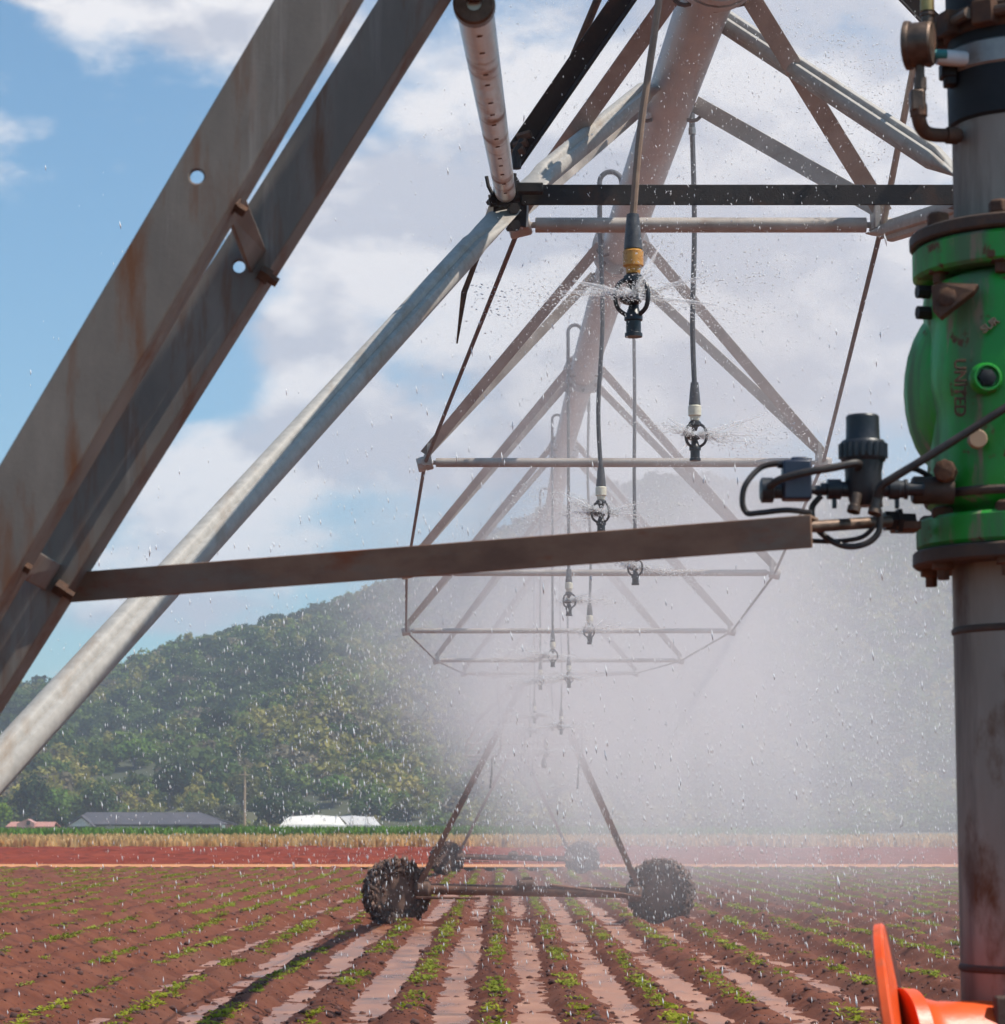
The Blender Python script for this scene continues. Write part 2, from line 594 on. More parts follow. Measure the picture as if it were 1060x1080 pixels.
MAT['mud'] = material('caked_mud', [(0.3, (0.09, 0.050, 0.036)), (0.55, (0.17, 0.095, 0.068)), (0.75, (0.29, 0.18, 0.13))], scale=9, rough=(0.7, 0.95), bump=0.5, bump_scale=50)
MAT['beam'] = material('red_brown_beam', [(0.3, (0.16, 0.07, 0.045)), (0.6, (0.26, 0.12, 0.075)), (0.8, (0.36, 0.20, 0.14))], scale=6, rough=(0.5, 0.75), metal=0.2,
                       over=((0.08, 0.05, 0.04), 4, (1, 1, 1), 0.5, 0.7))
MAT['soil_wet'] = material('dark_red_loam', [(0.25, (0.078, 0.023, 0.012)), (0.5, (0.145, 0.045, 0.024)), (0.75, (0.21, 0.078, 0.046))], scale=2.2, rough=(0.7, 0.95),
                           bump=1.0, bump_scale=34, over=((0.17, 0.072, 0.046), 0.5, (1, 0.25, 1), 0.52, 0.75), spec=0.15)
MAT['soil_red'] = material('bare_red_soil', [(0.3, (0.15, 0.026, 0.014)), (0.5, (0.21, 0.040, 0.021)), (0.7, (0.27, 0.060, 0.032))], scale=0.5, rough=(0.8, 0.95), bump=0.6, bump_scale=6, spec=0.08,
                           over=((0.13, 0.024, 0.013), 1.6, (1, 0.3, 1), 0.52, 0.62))
MAT['path'] = material('pale_orange_track', [(0.3, (0.48, 0.19, 0.085)), (0.7, (0.62, 0.29, 0.14))], scale=0.6, rough=(0.8, 0.95), bump=0.4, bump_scale=8, spec=0.1)
MAT['ground'] = material('rough_ground', [(0.3, (0.10, 0.09, 0.035)), (0.55, (0.16, 0.13, 0.05)), (0.75, (0.22, 0.12, 0.06))], scale=0.05, rough=(0.85, 0.95), bump=0.4, bump_scale=2)
MAT['hill'] = material('hill_scrub', [(0.3, (0.035, 0.042, 0.018)), (0.55, (0.06, 0.065, 0.026)), (0.75, (0.10, 0.09, 0.04))], scale=0.05, rough=(0.9, 0.95))
MAT['water'] = material('muddy_water', [(0.34, (0.20, 0.070, 0.032)), (0.50, (0.36, 0.135, 0.062)), (0.68, (0.46, 0.22, 0.13))], scale=2.4, stretch=(1, 0.4, 1), rough=(0.22, 0.45), spec=0.3, bump=0.12, bump_scale=14)
MAT['clod'] = material('soil_clod', [(0.3, (0.05, 0.020, 0.015)), (0.7, (0.14, 0.055, 0.041))], scale=9, rough=(0.8, 0.95), bump=0.5, bump_scale=60)

# ------------------------------------------------------------------ setting: ground, field, track, bare soil
def sheet(name, x0, x1, y0, y1, z, mat):
    m = MB().add([(x0, y0, z), (x1, y0, z), (x1, y1, z), (x0, y1, z)], [(0, 1, 2, 3)])
    return tag(m.build(name, mat, smooth=False), kind='structure')


sheet('ground', -1050, 1050, -35, 1900, -0.16, MAT['ground'])

ROW0, ROWD = -0.07, 0.70


def field_height(X, Y):
    ph = (X - ROW0) / ROWD + 0.10 * (fbm(X * 0.2, Y * 0.12, 3) - 0.5)
    ridge = np.cos(2 * PI * ph)
    ridge = np.sign(ridge) * np.abs(ridge) ** 0.7
    amp = 0.040 + 0.02 * fbm(X * 0.5, Y * 0.3, 5)
    h = ridge * amp
    h = h + 0.075 * (fbm(X * 2.2, Y * 1.6, 11, 4) - 0.5) + 0.085 * (fbm(X * 6.0, Y * 5.0, 23, 4) - 0.5)
    wet = np.exp(-((X + 0.15) / 2.9) ** 4)
    h = h + (1 - wet) * 0.045 + 0.075 * (fbm(X * 0.8, Y * 0.16, 31) - 0.5)
    for yw in (40.3, 78.5):
        d = (Y - yw) / 0.30
        h = h - 0.075 * np.exp(-d * d) + 0.06 * (np.exp(-((d - 1.9) * 1.3) ** 2) + np.exp(-((d + 1.9) * 1.3) ** 2)) * (0.6 + 0.8 * fbm(X * 3, Y * 3, 41))
    return h


xs = np.concatenate([np.arange(-26, -8, 0.12), np.arange(-8, 8, 0.055), np.arange(8, 26.01, 0.12)])
ys = [13.0]
while ys[-1] < 87.5:
    ys.append(ys[-1] + max(0.07, 0.0042 * ys[-1] * (ys[-1] / 25) ** 0.6))
ys = np.array(ys)
XX, YY = np.meshgrid(xs, ys)
ZZ = field_height(XX, YY)
nx, ny = len(xs), len(ys)
idx = np.arange(nx * ny).reshape(ny, nx)
quads = np.stack([idx[:-1, :-1], idx[:-1, 1:], idx[1:, 1:], idx[1:, :-1]], -1).reshape(-1, 4)
field = np_obj('crop_field', np.stack([XX, YY, ZZ], -1).reshape(-1, 3), quads, MAT['soil_wet'], True)
tag(field, kind='structure')
sheet('farmyard_ground', -60, 60, -30, 13.4, -0.05, MAT['soil_wet'])
water = sheet('furrow_water', -4.2, 3.6, 13.0, 62.0, -0.014, MAT['water'])
sheet('farm_track', -70, 70, 87.2, 93.6, 0.075, MAT['path'])

# bare soil beyond the track: ploughed relief
xs2, ys2 = np.arange(-75, 75.1, 0.6), np.arange(93.3, 158, 0.6)
X2, Y2 = np.meshgrid(xs2, ys2)
Z2 = 0.04 + np.clip((Y2 - 93.3) / 7, 0, 1) * 0.42 * (fbm(X2 * 1.1, Y2 * 0.9, 51) - 0.5) + 0.06 * np.cos(2 * PI * Y2 / 2.4)
idx = np.arange(len(xs2) * len(ys2)).reshape(len(ys2), len(xs2))
q2 = np.stack([idx[:-1, :-1], idx[:-1, 1:], idx[1:, 1:], idx[1:, :-1]], -1).reshape(-1, 4)
tag(np_obj('bare_soil', np.stack([X2, Y2, Z2], -1).reshape(-1, 3), q2, MAT['soil_red'], True), kind='structure')

# ------------------------------------------------------------------ hill
SKY = [(-2500, 790), (-900, 770), (-400, 752), (-100, 738), (0, 726), (60, 732), (118, 728), (180, 705), (240, 677), (300, 660), (400, 634), (430, 624),
       (500, 590), (540, 570), (600, 546), (650, 527), (690, 515), (740, 520), (800, 527), (900, 525), (1000, 530), (1200, 545), (1600, 600), (3000, 720)]
RIDGE_Y = 950.0
sx = np.array([(p - CX) / F * RIDGE_Y for p, _ in SKY])
sz = np.array([(868 - q) / F * RIDGE_Y for _, q in SKY])


def hill_height(X, Y):
    zr = np.interp(X, sx, sz)
    t = np.clip((Y - 462) / (RIDGE_Y - 462), 0, 1)
    up_ = t * t * (3 - 2 * t)
    dn = np.clip((Y - RIDGE_Y) / 900, 0, 1)
    z = zr * (up_ - 0.5 * dn)
    mid = np.sin(PI * np.clip(t, 0, 1)) ** 1.0
    z = z + mid * 26 * (fbm(X / 75, Y / 110, 61) - 0.5)
    # spur that comes forward left of the machine, and another on the right
    z = z + 17 * np.exp(-(((X + 12) / 55) ** 2 + ((Y - 640) / 75) ** 2)) + 7 * np.exp(-(((X + 70) / 55) ** 2 + ((Y - 560) / 55) ** 2))
    z = z + 14 * np.exp(-(((X - 112) / 60) ** 2 + ((Y - 690) / 70) ** 2))
    return z - 0.1


xs3, ys3 = np.arange(-900, 901, 12.0), np.arange(455, 1800, 12.0)
X3, Y3 = np.meshgrid(xs3, ys3)
Z3 = hill_height(X3, Y3)
idx = np.arange(len(xs3) * len(ys3)).reshape(len(ys3), len(xs3))
q3 = np.stack([idx[:-1, :-1], idx[:-1, 1:], idx[1:, 1:], idx[1:, :-1]], -1).reshape(-1, 4)
tag(np_obj('hill', np.stack([X3, Y3, Z3], -1).reshape(-1, 3), q3, MAT['hill'], True), kind='structure')


def crown_quads(rng, clumps, leaves, rx, rz, leaf, shell=0.75):
    """Leaf-clump quads spread through an uneven crown."""
    cs = rng.normal(size=(clumps, 3))
    cs /= np.linalg.norm(cs, axis=1)[:, None]
    cs *= (rng.random((clumps, 1)) ** 0.4) * shell
    cs[:, 2] = np.abs(cs[:, 2]) * 0.9 - 0.35 * rng.random(clumps)
    rad = 0.26 + 0.22 * rng.random(clumps)
    vs, fs = [], []
    p = rng.normal(size=(clumps, leaves, 3))
    p /= np.linalg.norm(p, axis=2)[..., None]
    nrm = p.copy()
    p = cs[:, None, :] + p * rad[:, None, None] * (0.65 + 0.4 * rng.random((clumps, leaves, 1)))
    p = p.reshape(-1, 3)
    nrm = nrm.reshape(-1, 3) * 0.7 + rng.normal(size=(clumps * leaves, 3)) * 0.5 + np.array([0, 0, 0.25])
    nrm /= np.linalg.norm(nrm, axis=1)[:, None]
    a = np.cross(nrm, rng.normal(size=nrm.shape))
    a /= np.linalg.norm(a, axis=1)[:, None]
    b = np.cross(nrm, a)
    s = leaf * (0.6 + 0.8 * rng.random((len(p), 1)))
    p = p * np.array([rx, rx, rz])
    k = len(p)
    v = np.stack([p - a * s - b * s * 0.3, p + b * s * 0.9 - a * s * 0.1, p + a * s + b * s * 0.2, p - b * s * 0.8], 1).reshape(-1, 3)
    f = np.arange(4 * k).reshape(-1, 4)
    return v, f


LEAF = {
    'dark': leaf_material('dark_forest_leaves', [(0.0, (0.036, 0.062, 0.020)), (0.5, (0.060, 0.096, 0.028)), (1.0, (0.105, 0.140, 0.040))]),
    'mid': leaf_material('mid_green_leaves', [(0.0, (0.080, 0.125, 0.030)), (0.5, (0.13, 0.185, 0.042)), (1.0, (0.19, 0.245, 0.056))]),
    'olive': leaf_material('olive_dry_leaves', [(0.0, (0.17, 0.18, 0.045)), (0.5, (0.26, 0.24, 0.062)), (1.0, (0.36, 0.30, 0.085))]),
    'brown': leaf_material('grey_brown_leaves', [(0.0, (0.14, 0.115, 0.070)), (0.5, (0.20, 0.165, 0.10)), (1.0, (0.27, 0.22, 0.14))]),
}
pc = bpy.data.collections.new('forest_crowns')
kinds = ['dark', 'dark', 'dark', 'mid', 'mid', 'olive', 'olive', 'brown']
for i, k in enumerate(kinds):
    rg = np.random.default_rng(100 + i)
    v, f = crown_quads(rg, 11, 40, 1.0, 0.95 + 0.35 * rg.random(), 0.125)
    o = bpy.data.objects.new('crown_%d' % i, np_mesh('forest_crown', v, f, LEAF[k]))
    pc.objects.link(o)

# single trees at the foot of the hill: x and top in the photograph, width, distance, leaf, label, name
FOOT_TREES = [
    (35, 806, 46, 455, 'dark', 'dark round tree at far left beneath the long strut', 'tree'),
    (3, 838, 34, 425, 'lime', 'lime green bush at the left edge of the field', 'bush'),
    (62, 826, 38, 470, 'green', 'fresh green tree behind the pink house', 'tree'),
    (44, 858, 15, 418, 'dark', 'small dark bush in front of the pink house', 'bush'),
    (68, 856, 18, 420, 'dark', 'dark bush between pink house and long shed', 'bush'),
    (104, 818, 44, 480, 'mid', 'mid green tree behind the left end of the long shed', 'tree'),
    (143, 768, 46, 560, 'green', 'rounded bright green tree low on the hill left of centre', 'tree'),
    (180, 794, 52, 500, 'dark', 'large dark green tree behind the long shed', 'tree'),
    (160, 846, 30, 462, 'olive', 'low olive tree behind the middle of the shed roof', 'tree'),
    (218, 838, 42, 468, 'olive', 'spreading olive tree behind right end of shed', 'tree'),
    (243, 842, 36, 428, 'grey', 'grey green tree left of the tall pole', 'tree'),
    (286, 834, 42, 426, 'dark', 'dense dark tree right of the tall pole', 'tree'),
    (258, 804, 40, 492, 'olive', 'dry olive tree above the tall pole', 'tree'),
    (322, 838, 40, 476, 'mid', 'mid green tree behind left end of white greenhouse', 'tree'),
    (352, 812, 44, 505, 'green', 'bright green tree up the slope behind the greenhouse', 'tree'),
    (392, 835, 48, 480, 'mid', 'broad green tree behind right end of greenhouse', 'tree'),
    (432, 838, 42, 486, 'olive', 'olive tree right of the greenhouse in drifting spray', 'tree'),
]
pts, scl, rot, ind = [], [], [], []
y = 466.0
while y < 985:
    half = 0.24 * y + 70
    n = int(2 * half / 4.2)
    xr = -half + (np.arange(n) + RNG.random(n)) * 4.2
    yr = y + (RNG.random(n) - 0.5) * 6
    z = hill_height(xr, yr)
    spur = np.exp(-(((xr + 18) / 62) ** 2 + ((yr - 595) / 85) ** 2)) + 0.8 * np.exp(-(((xr - 112) / 60) ** 2 + ((yr - 680) / 70) ** 2))
    low = np.clip((620 - yr) / 150, 0, 1)
    w = fbm(xr / 22, yr / 30, 71) + 0.36 * spur + 0.16 * low + 0.30 * (RNG.random(n) - 0.5)
    for j in range(n):
        q = w[j]
        if any(abs(xr[j] - (ft[0] - CX) / F * ft[3]) < ft[2] / F * ft[3] * 0.42 + 2.5 and ft[3] - 26 < yr[j] < ft[3] + 3 for ft in FOOT_TREES if ft[3] > 440):
            continue
        if q < 0.56:
            ki = RNG.integers(0, 3)
        elif q < 0.70:
            ki = RNG.integers(3, 5)
        elif q < 0.92:
            ki = RNG.integers(5, 7) if RNG.random() < 0.8 else 3
        else:
            ki = 7 if RNG.random() < 0.5 else 6
        if RNG.random() < 0.06:
            ki = 7
        s = (1.9 + 2.3 * RNG.random() ** 1.6) * (1.45 if RNG.random() < 0.12 else 1.0)
        pts.append((xr[j], yr[j], z[j] + s * 0.35))
        scl.append(s)
        rot.append(RNG.random() * 6.28)
        ind.append(int(ki))
    y += 5.2
fm = bpy.data.meshes.new('forest')
fm.from_pydata(pts, [], [])
for nm, tp, dat in (('scl', 'FLOAT', scl), ('rot', 'FLOAT', rot), ('ind', 'INT', ind)):
    at = fm.attributes.new(nm, tp, 'POINT')
    at.data.foreach_set('value', np.array(dat, dtype=np.float32 if tp == 'FLOAT' else np.int32))
forest = bpy.data.objects.new('forest', fm)
COL.objects.link(forest)
tag(forest, 'dense mixed green and olive forest covering the hill behind the field', 'forest', kind='stuff')
gt = bpy.data.node_groups.new('forest_scatter', 'GeometryNodeTree')
gt.interface.new_socket('Geometry', in_out='INPUT', socket_type='NodeSocketGeometry')
gt.interface.new_socket('Geometry', in_out='OUTPUT', socket_type='NodeSocketGeometry')
gi, go = gt.nodes.new('NodeGroupInput'), gt.nodes.new('NodeGroupOutput')
iop = gt.nodes.new('GeometryNodeInstanceOnPoints')
ci = gt.nodes.new('GeometryNodeCollectionInfo')
ci.inputs['Collection'].default_value = pc
ci.inputs['Separate Children'].default_value = True
ci.inputs['Reset Children'].default_value = True
iop.inputs['Pick Instance'].default_value = True


def gattr(nm, tp):
    n = gt.nodes.new('GeometryNodeInputNamedAttribute')
    n.data_type = tp
    n.inputs['Name'].default_value = nm
    return [s for s in n.outputs if s.enabled and s.name == 'Attribute'][0]


cxz = gt.nodes.new('ShaderNodeCombineXYZ')
gt.links.new(gattr('rot', 'FLOAT'), cxz.inputs['Z'])
gt.links.new(gi.outputs[0], iop.inputs['Points'])
gt.links.new(ci.outputs[0], iop.inputs['Instance'])
gt.links.new(gattr('ind', 'INT'), iop.inputs['Instance Index'])
gt.links.new(cxz.outputs[0], iop.inputs['Rotation'])
gt.links.new(gattr('scl', 'FLOAT'), iop.inputs['Scale'])
gt.links.new(iop.outputs[0], go.inputs[0])
forest.modifiers.new('scatter', 'NODES').node_group = gt

# ------------------------------------------------------------------ trees standing at the foot of the hill
MAT['bark'] = material('grey_bark', [(0.3, (0.06, 0.045, 0.032)), (0.7, (0.14, 0.11, 0.08))], scale=2, stretch=(2, 2, 0.5), rough=(0.8, 0.95), bump=0.5, bump_scale=9)
TREELEAF = {
    'dark': leaf_material('deep_green_tree_leaves', [(0.3, (0.020, 0.042, 0.020)), (0.7, (0.042, 0.070, 0.030))], False, 0.5),
    'green': leaf_material('fresh_green_tree_leaves', [(0.3, (0.10, 0.18, 0.028)), (0.7, (0.18, 0.27, 0.05))], False, 0.5),
    'mid': leaf_material('plain_green_tree_leaves', [(0.3, (0.052, 0.090, 0.026)), (0.7, (0.090, 0.130, 0.040))], False, 0.5),
    'lime': leaf_material('lime_green_tree_leaves', [(0.3, (0.13, 0.21, 0.02)), (0.7, (0.21, 0.29, 0.03))], False, 0.5),
    'olive': leaf_material('olive_tree_leaves', [(0.3, (0.12, 0.13, 0.042)), (0.7, (0.19, 0.18, 0.064))], False, 0.5),
    'grey': leaf_material('grey_green_tree_leaves', [(0.3, (0.095, 0.10, 0.060)), (0.7, (0.15, 0.145, 0.092))], False, 0.5),
}


def tree(px, top, wpx, Y, leaf, label, seed, base_z=None, name='tree'):
    X = (px - CX) / F * Y
    z0 = float(hill_height(np.array([X]), np.array([Y]))[0]) if base_z is None else base_z
    ztop = P(px, top, Y).z
    H = max(ztop - z0, 2.0)
    W = wpx / F * Y
    rg = np.random.default_rng(seed)
    root = empty(name, (X, Y, z0), label, 'tree' if name == 'tree' else 'bush', 'trees at the foot of the hill')
    rz = H * 0.46
    v, f = crown_quads(rg, 20, 60, W / 2 * 1.05, rz, W * 0.035 + 0.06, 0.72)
    v[:, 2] += H - rz * 1.05
    me = np_mesh('crown', v, f, TREELEAF[leaf])
    c = bpy.data.objects.new('crown', me)
    COL.objects.link(c)
    c.parent = root
    t = MB()
    th = H * 0.62
    lean = (rg.random(2) - 0.5) * 0.08 * H
    r0 = 0.035 * H * 0.6 + 0.05
    trunk = [Vector((0, 0, -0.4)), Vector((lean[0] * 0.4, lean[1] * 0.4, th * 0.35)), Vector((lean[0], lean[1], th * 0.75)), Vector((lean[0] * 1.2, lean[1] * 1.2, th * 1.1))]
    t.path(trunk, [r0 * 1.3, r0, r0 * 0.6, r0 * 0.25], 8)
    for k in range(5):
        a = 2 * PI * k / 5 + rg.random()
        b0 = trunk[1].lerp(trunk[2], 0.2 + 0.16 * k)
        e = b0 + Vector((math.cos(a) * W * 0.3, math.sin(a) * W * 0.3, H * (0.14 + 0.1 * rg.random())))
        t.path([b0, b0.lerp(e, 0.5) + Vector((0, 0, H * 0.02)), e], [r0 * 0.45, r0 * 0.3, r0 * 0.1], 6)
    tm = t.build('trunk', MAT['bark'], None)
    tm.parent = root
    return root


for i, (px, top, w, Y, leaf, lab, nm) in enumerate(FOOT_TREES):
    tree(px, top, w, Y, leaf, lab, 300 + i, name=nm)

# ------------------------------------------------------------------ crops beyond the bare soil
MAT['straw'] = leaf_material('dry_maize_straw', [(0.3, (0.55, 0.31, 0.12)), (0.5, (0.70, 0.44, 0.19)), (0.7, (0.80, 0.56, 0.29))], False, 0.8, 0.5)
MAT['maize'] = leaf_material('green_maize_leaves', [(0.35, (0.09, 0.19, 0.03)), (0.65, (0.18, 0.30, 0.05))], False, 0.25)


def blades(n, x0, x1, y0, y1, h, w, rng, mat, name, label, cat, lean=0.5, rows=None):
    X = x0 + (x1 - x0) * rng.random(n)
    Y = y0 + (y1 - y0) * rng.random(n) ** 1.4
    if rows:
        Y = y0 + np.round((Y - y0) / rows) * rows + rng.normal(size=n) * 0.06
    Y = Y + 3.5 * (fbm(X / 7.0, X * 0.0 + 1.5, 87, 3) - 0.5)
    H = h * (0.6 + 0.5 * rng.random(n)) * (0.85 + 0.3 * fbm(X / 3, Y / 3, 81))
    a = rng.random(n) * 6.283
    d = np.stack([np.cos(a), np.sin(a)], 1)
    s = np.stack([-d[:, 1], d[:, 0]], 1) * (w * (0.6 + 0.8 * rng.random(n)))[:, None]
    le = lean * (0.3 + rng.random(n)) * H
    z0 = np.full(n, -0.1)
    p0 = np.stack([X, Y], 1)
    tip = p0 + d * le[:, None] * 0.6
    mid = p0 + d * le[:, None] * 0.2
    V = np.zeros((n, 6, 3))
    for k, (pp, zz, wd) in enumerate(((p0, z0, 0.7), (mid, H * 0.6, 1.0), (tip, H, 0.15))):
        V[:, 2 * k, :2] = pp - s * wd
        V[:, 2 * k, 2] = zz
        V[:, 2 * k + 1, :2] = pp + s * wd
        V[:, 2 * k + 1, 2] = zz
    b = np.arange(n)[:, None] * 6
    f = np.concatenate([b + np.array([0, 1, 3, 2]), b + np.array([2, 3, 5, 4])], 0)
    o = np_obj(name, V.reshape(-1, 3), f, mat)
    return tag(o, label, cat, kind='stuff')


blades(30000, -62, 66, 156, 205, 0.74, 0.075, RNG, MAT['straw'], 'dry_maize', 'band of dry straw coloured maize stalks beyond the bare red soil', 'dry crop', 0.5, 0.8)
blades(14000, -72, 30, 212, 262, 1.12, 0.13, RNG, MAT['maize'], 'green_maize', 'strip of fresh green maize behind the dry stalks', 'green crop', 0.6, 0.9)
blades(5000, -22, 10, 205, 218, 1.25, 0.10, RNG, MAT['maize'], 'tall_green_maize', 'taller green maize patch in front of the greenhouse', 'green crop', 0.5, 0.9)

# ------------------------------------------------------------------ farm buildings
MAT['roof_dark'] = material('dark_fibre_roof', [(0.3, (0.045, 0.042, 0.05)), (0.7, (0.095, 0.085, 0.095))], scale=0.8, stretch=(1, 1, 1), rough=(0.7, 0.9), bump=0.3, bump_scale=6)
MAT['wall_white'] = material('whitewashed_wall', [(0.3, (0.55, 0.56, 0.56)), (0.7, (0.74, 0.75, 0.75))], scale=1, rough=(0.7, 0.9))
MAT['wall_green'] = material('pale_green_wall', [(0.3, (0.16, 0.22, 0.19)), (0.7, (0.26, 0.31, 0.28))], scale=1, rough=(0.7, 0.9))
MAT['wall_pink'] = material('pink_render', [(0.3, (0.40, 0.20, 0.17)), (0.7, (0.52, 0.28, 0.24))], scale=1, rough=(0.7, 0.9))
MAT['roof_red'] = material('red_tile_roof', [(0.3, (0.36, 0.15, 0.11)), (0.7, (0.50, 0.24, 0.19))], scale=2, rough=(0.7, 0.9), bump=0.4, bump_scale=8)
MAT['film'] = material('white_greenhouse_film', [(0.3, (0.72, 0.66, 0.58)), (0.7, (0.82, 0.77, 0.69))], scale=0.5, rough=(0.4, 0.6))
MAT['film2'] = material('greyer_greenhouse_film', [(0.3, (0.50, 0.47, 0.44)), (0.7, (0.62, 0.58, 0.54))], scale=0.5, rough=(0.4, 0.6))
MAT['dark_open'] = material('dark_opening', [(0.3, (0.02, 0.02, 0.02)), (0.7, (0.04, 0.04, 0.04))], scale=1, rough=(0.6, 0.8))
MAT['post'] = material('weathered_pole', [(0.3, (0.33, 0.21, 0.13)), (0.7, (0.46, 0.32, 0.21))], scale=2, stretch=(1, 1, 0.3), rough=(0.8, 0.9))

# long shed
YB = 405.0
S = F / YB
GZ = -0.12


def bx(px):
    return (px - CX) / S


def bz(py):
    return P(CX, py, YB).z


shed = empty('long_shed', (bx(158), YB, GZ), 'long low shed with dark roof and white lower wall at the hill foot', 'shed')
x0, x1 = bx(79), bx(236)
zr, ze = bz(857.5), bz(869.5)
MB().box(((x0 + x1) / 2, YB + 5, (GZ + ze) / 2), ((x1 - x0) / 2, 5, (ze - GZ) / 2)).build('wall', MAT['wall_green'], shed)
m = MB()
for s in (-1, 1):
    a, b = YB + 5 + s * 6.0, YB + 5
    m.add([(x0 - 0.5, a, ze - 0.1), (x1 + 1.4, a, ze - 0.1), (x1 - 4, b, zr), (x0 + 1.5, b, zr),
           (x0 - 0.5, a, ze + 0.05), (x1 + 1.4, a, ze + 0.05), (x1 - 4, b, zr + 0.15), (x0 + 1.5, b, zr + 0.15)],
          [(0, 1, 2, 3), (4, 5, 6, 7), (0, 1, 5, 4), (1, 2, 6, 5), (2, 3, 7, 6), (3, 0, 4, 7)])
m.build('roof', MAT['roof_dark'], shed, smooth=False)
MB().box(((bx(107) + bx(166)) / 2, YB - 0.08, (bz(871.2) + bz(875)) / 2), ((bx(166) - bx(107)) / 2, 0.06, (bz(871.2) - bz(875)) / 2)).build('white_panel', MAT['wall_white'], shed)
g = MB()
g.prism([(bx(78), ze - 0.3), (bx(104), ze - 0.3), (bx(92), bz(862.5))], (0, YB - 3.0, 0), (1, 0, 0), (0, 0, 1), (0, 1, 0), 3.2)
g.build('gable', MAT['wall_white'], shed, smooth=False)
g = MB()
for p, q in (((bx(76), ze - 0.45), (bx(92), bz(860.5))), ((bx(92), bz(860.5)), (bx(106), ze - 0.45))):
    g.beam((p[0], YB - 1.5, p[1]), (q[0], YB - 1.5, q[1]), 3.8, 0.16, (0, 0, 1))
g.build('gable_roof', MAT['roof_dark'], shed, smooth=False)
for pxw in (175, 190, 205, 220):
    MB().box((bx(pxw), YB - 0.06, bz(873)), (0.55, 0.05, 0.35)).build('window', MAT['dark_open'], shed)

pink = empty('pink_house', (bx(36), YB, GZ), 'small pink house with reddish roof at far left behind the crops', 'house')
MB().box((bx(36), YB + 2, (GZ + bz(872)) / 2), ((bx(60) - bx(13)) / 2, 2.6, (bz(872) - GZ) / 2)).build('wall', MAT['wall_pink'], pink)
m = MB()
zt, zb_ = bz(867.5), bz(872.5)
for s in (-1, 1):
    m.add([(bx(11), YB + 2 + s * 3.1, zb_), (bx(62), YB + 2 + s * 3.1, zb_), (bx(60), YB + 2, zt), (bx(13), YB + 2, zt),
           (bx(11), YB + 2 + s * 3.1, zb_ + .12), (bx(62), YB + 2 + s * 3.1, zb_ + .12), (bx(60), YB + 2, zt + .12), (bx(13), YB + 2, zt + .12)],
          [(0, 1, 2, 3), (4, 5, 6, 7), (0, 1, 5, 4), (1, 2, 6, 5), (2, 3, 7, 6), (3, 0, 4, 7)])
m.build('roof', MAT['roof_red'], pink, smooth=False)
gw = MB().prism([(bx(24), bz(873)), (bx(42), bz(873)), (bx(42), bz(868)), (bx(35), bz(863.8)), (bx(24), bz(868.5))], (0, YB - 2, 0), (1, 0, 0), (0, 0, 1), (0, 1, 0), 3)
gable = gw.build('gable', MAT['wall_pink'], pink, smooth=False)
MB().box((bx(36), YB - 2.03, bz(868)), (0.28, 0.04, 0.32)).build('window', MAT['dark_open'], pink)

gh = empty('white_greenhouse', (bx(356), YB - 15, GZ), 'low arched white greenhouse tunnel behind the crops', 'greenhouse')
for (pa, pb, top, mat_, dy, nm) in ((303, 378, 861.5, 'film', 0, 'tunnel_cover'), (340, 411, 862.0, 'film2', 7, 'tunnel_cover')):
    m = MB()
    xa, xb = bx(pa), bx(pb)
    zt = bz(top)
    rings = []
    for k in range(9):
        a = PI * k / 8
        # long axis runs across the view; ends slope down like film pulled to the ground
        yk = YB - 15 + dy - math.cos(a) * 4.0
        zk = GZ + (zt - GZ) * math.sin(a) ** 0.7
        ins = 3.2 * math.sin(a)
        rings.append([(xa + ins * 0.6, yk, zk), (xa + ins * 1.2 + 1.5, yk, zk + 0.25 * math.sin(a)), (xb - ins * 1.2 - 1.5, yk, zk + 0.25 * math.sin(a)), (xb - ins * 0.6, yk, zk)])
    vs = [p for r in rings for p in r]
    fs = [(4 * i + j, 4 * i + j + 1, 4 * i + 5 + j, 4 * i + 4 + j) for i in range(8) for j in range(3)]
    m.add(vs, fs)
    m.build(nm, MAT[mat_], gh)
for k in range(6):
    pxk = 318 + 15 * k
    MB().path(arc((bx(pxk), YB - 15, GZ), 4.05, 20, 160, 12, (0, 1, 0), (0, 0, (bz(861.5) - GZ + 0.28) / 4.05)), 0.05, 6).build('hoop', MAT['band'], gh)

pole = empty('utility_pole', (bx(265), YB - 8, GZ), 'tall pale wooden pole standing between two trees at the hill foot', 'pole')
MB().path([(bx(265.4), YB - 8, GZ - 0.3), (bx(265), YB - 8, bz(845)), (bx(265), YB - 8, bz(815))], [0.24, 0.20, 0.15], 10).build('post', MAT['post'], pole)
MB().beam((bx(265) - 0.9, YB - 8.15, bz(818)), (bx(265) + 0.9, YB - 8.15, bz(818)), 0.12, 0.14).build('crossarm', MAT['post'], pole)
hut = empty('pump_box', (bx(258), YB - 20, GZ), 'small grey box hut at the foot of the tall pole', 'hut')
MB().box((bx(258), YB - 20, GZ + 0.7), (0.55, 0.5, 0.75)).build('wall', MAT['wall_pink'], hut)
MB().box((bx(258), YB - 20, GZ + 1.5), (0.7, 0.65, 0.06)).build('roof', MAT['roof_dark'], hut)

# ------------------------------------------------------------------ irrigation spans
def zrel(v):
    return CAM_Z + v


PIPE_Y = np.array([3.7, 6.2, 8.2, 10.6, 13.0, 15.4, 20.3, 25.0, 29.0, 33.0, 37.0, 40.3])
PIPE_X = np.array([0.76, 0.67, 0.60, 0.535, 0.515, 0.51, 0.505, 0.505, 0.505, 0.51, 0.515, 0.52])
PIPE_Z = np.array([2.52, 2.50, 2.50, 2.53, 2.63, 2.79, 3.05, 3.10, 3.03, 2.86, 2.63, 2.42])


